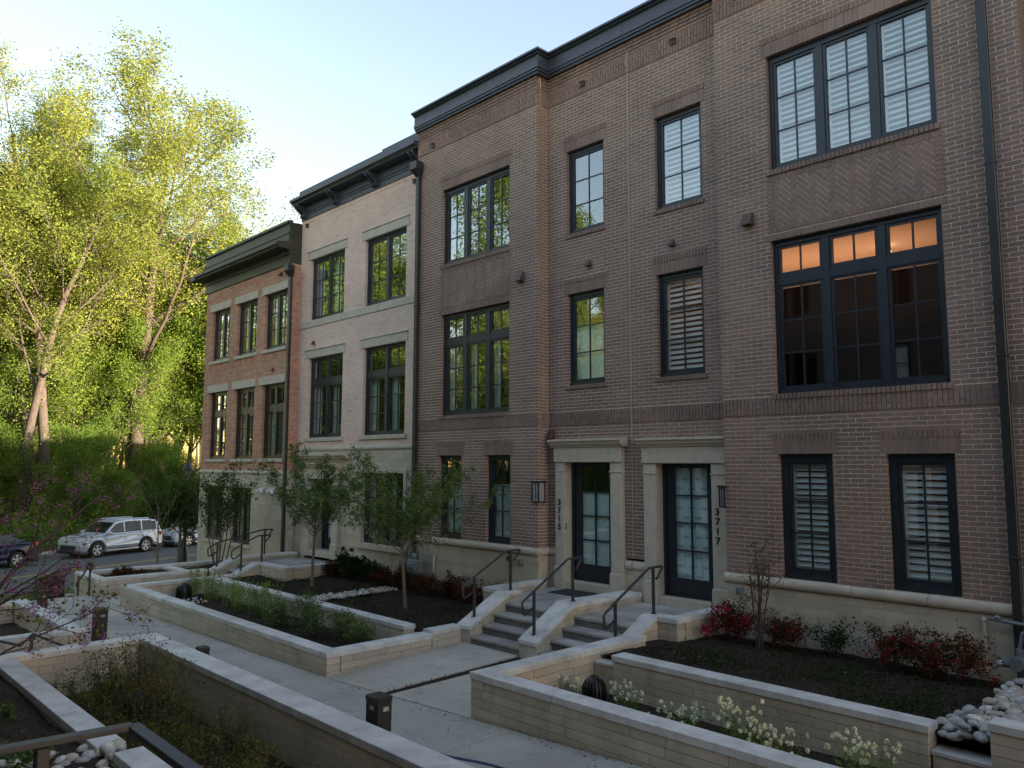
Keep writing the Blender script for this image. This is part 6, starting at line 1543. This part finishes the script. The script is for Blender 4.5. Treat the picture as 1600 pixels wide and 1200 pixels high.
# ---- river stones, each one by itself
import bmesh
def stone_mesh(seed):
    r = random.Random(seed); bm = bmesh.new(); bmesh.ops.create_icosphere(bm, subdivisions=2, radius=1)
    f = [r.uniform(.7, 1.15), r.uniform(.6, .95), r.uniform(.45, .7)]; ph = [r.uniform(0, 6) for _ in range(6)]
    for v in bm.verts:
        c = v.co; k = 1+.10*math.sin(c.x*2.3+ph[0])+.10*math.sin(c.y*2.9+ph[1])+.07*math.sin(c.z*3.1+ph[2]); v.co = Vector((c.x*f[0]*k, c.y*f[1]*k, c.z*f[2]*k))
    me = bpy.data.meshes.new('river_stone'); bm.to_mesh(me); bm.free(); me.materials.append(M['rock']); me.polygons.foreach_set('use_smooth', [True]*len(me.polygons)); return me
STM = [stone_mesh(i) for i in range(9)]
STONES = []
def stones(pts, label, group, things=True):
    for p in pts: STONES.append((p, label, group, things))
def flush_stones():
    def size(it):
        (x, y, z, r), _, _, th = it; c = Vector((x, y, z)); v = c.dot(fw)
        if v < .3 or not th: return 0
        px, py = 800+1226*c.dot(r2)/v, 600-1226*c.dot(u2)/v
        return r/v if -15 < px < 1615 and -15 < py < 1215 else 0
    STONES.sort(key=size, reverse=True); rest = {}
    for i, it in enumerate(STONES):
        (x, y, z, r), label, group, th = it; me = rr.choice(STM); rot = (rr.uniform(-.4, .4), rr.uniform(-.4, .4), rr.uniform(0, 6.28))
        if i < 285 and size(it) > 0:
            o = link('river_stone', me); o.location = (x, y, z); o.scale = (r, r, r); o.rotation_euler = rot; tag(o, label, 'stone', group)
        else:
            from mathutils import Euler
            mt = Matrix.Translation((x, y, z)) @ Euler(rot).to_matrix().to_4x4() @ Matrix.Scale(r, 4)
            b = rest.setdefault(group, (MB(), label))[0]; b.add([mt @ v.co for v in me.vertices], [tuple(p.vertices) for p in me.polygons])
    for g, (b, label) in rest.items(): o = obj('small_stones', b, 'rock', None, True); tag(o, 'remaining '+g, 'stones', kind='stuff')
def scatter(n, inside, x0, x1, y0, y1, zf, r0, r1, mind):
    out = []; tries = 0
    while len(out) < n and tries < n*60:
        tries += 1; x, y = rr.uniform(x0, x1), rr.uniform(y0, y1)
        if not inside(x, y): continue
        r = rr.uniform(r0, r1)
        if any((x-a)**2+(y-b_)**2 < (mind*(r+s))**2 for a, b_, _, s in out): continue
        out.append((x, y, zf(x, y)+r*.35, r))
    return out
ins = lambda x, y: (7.85 < y < 10.3) and x > -2.72+.0*(y-8)+(.12 if y > 9 else 0)
stones(scatter(210, ins, -2.8, -1.1, 7.88, 10.2, lambda x, y: -2.46+.02*(y-8)+(.05 if x > -2.5 else 0), .055, .095, .62), 'rounded river stone in the pile at the lower right below the gas meter', 'river stones of the pile at the lower right')
stones(scatter(110, lambda x, y: 7.95 < y < 10.2 and x > -2.6, -2.6, -1.2, 8.0, 10.2, lambda x, y: -2.38, .05, .085, .8), 'rounded river stone in the pile at the lower right below the gas meter', 'river stones of the pile at the lower right')
ins = lambda x, y: abs(x-(-14.28-.02*(y-8))) < .2
stones(scatter(110, ins, -14.7, -13.9, 7.9, 10.2, lambda x, y: -2.70, .045, .08, .7), 'white rounded stone in the strip between the two small trees', 'white stones of the strip between the small trees')
stones(scatter(90, lambda x, y: True, -7.72, -6.2, .9, 2.24, lambda x, y: -2.47, .05, .085, .66), 'pale rounded stone below the near handrail at the lower left', 'pale stones at the lower left corner')
stones([(-7.2+.12*math.sin(i*2.1), 2.36+.05*math.cos(i*3), -2.42+.02*(i % 3), .055+.01*(i % 3)) for i in range(6)], 'pale rounded stone in the notch beside the near wall end', 'pale stones in the near notch')
stones([(-17.55+rr.uniform(-.45, .5), 7.15+rr.uniform(-.2, .2), -2.97, rr.uniform(.025, .045)) for i in range(34)], 'small white stone around the far dome vent', 'small white stones around the dome vents', False)
stones([(-5.98+rr.uniform(-.05, .32), 7.1+rr.uniform(-.12, .12), -2.81, rr.uniform(.022, .042)) for i in range(20)], 'small white stone right of the dome vent among the white flowers', 'small white stones around the dome vents', False)

flush_stones()

# ---- redbud in the lower left foreground
rg = np.random.default_rng(77); root = thing('redbud_tree', 'redbud tree with magenta blossoms reaching in from the lower left edge', 'tree', (-11.3, 1.1, -2.5))
out = []; tips = []
RB = dict(seg=[.2, .16, .12, .1], wob=[.05, .09, .14, .18], up=[.0, .02, .0, 0], taper=[.6, .7, .8, .8], n=[7, 5, 3], t0=[.2, .2, .2], ang=[34, 36, 40], ratio=[.48, .45, .4], rr=[.55, .5, .6], rmin=.0035, fall=.4, leaf_from=1)
def P3(px, py, dist): return ray_at(px, py, dist)
limbs = [((-70, 1010), (140, 752), 11.0, .030), ((-70, 950), (35, 770), 11.3, .022), ((-60, 1060), (165, 930), 10.5, .014), ((-80, 1000), (85, 870), 10.8, .018)]
for (a, b_, dd, r) in limbs:
    A, B = P3(*a, dd), P3(*b_, dd); d = B-A; grow(rg, A, np.array(d.normalized()), d.length, r, 0, 3, out, tips, RB)
A = P3(-60, 1010, 11); out.append(([np.array((-11.6, 1.0, -2.6)), np.array(P3(-75, 1100, 11)), np.array(A)], [.07, .055, .04], 0))
link('branches', branches_mesh('branches', out, 'bark_dark', (7, 5, 4, 3, 3)), root)
tt = [q[0] for q in tips]; idx = rg.integers(0, len(tt), 250); cs = np.array([tt[i] for i in idx]); P = np.repeat(cs, 12, 0)+rg.normal(size=(len(cs)*12, 3))*.028
V, F = leaves(P, .021, rg, .7, 0); link('blossoms', fastmesh('blossoms', V, F, 'petal_pink'), root)
V, F = leaves(leaf_points(rg, tips, 700, .05), .045, rg, .8); link('leaves', fastmesh('leaves', V, F, 'leaf_olive'), root)
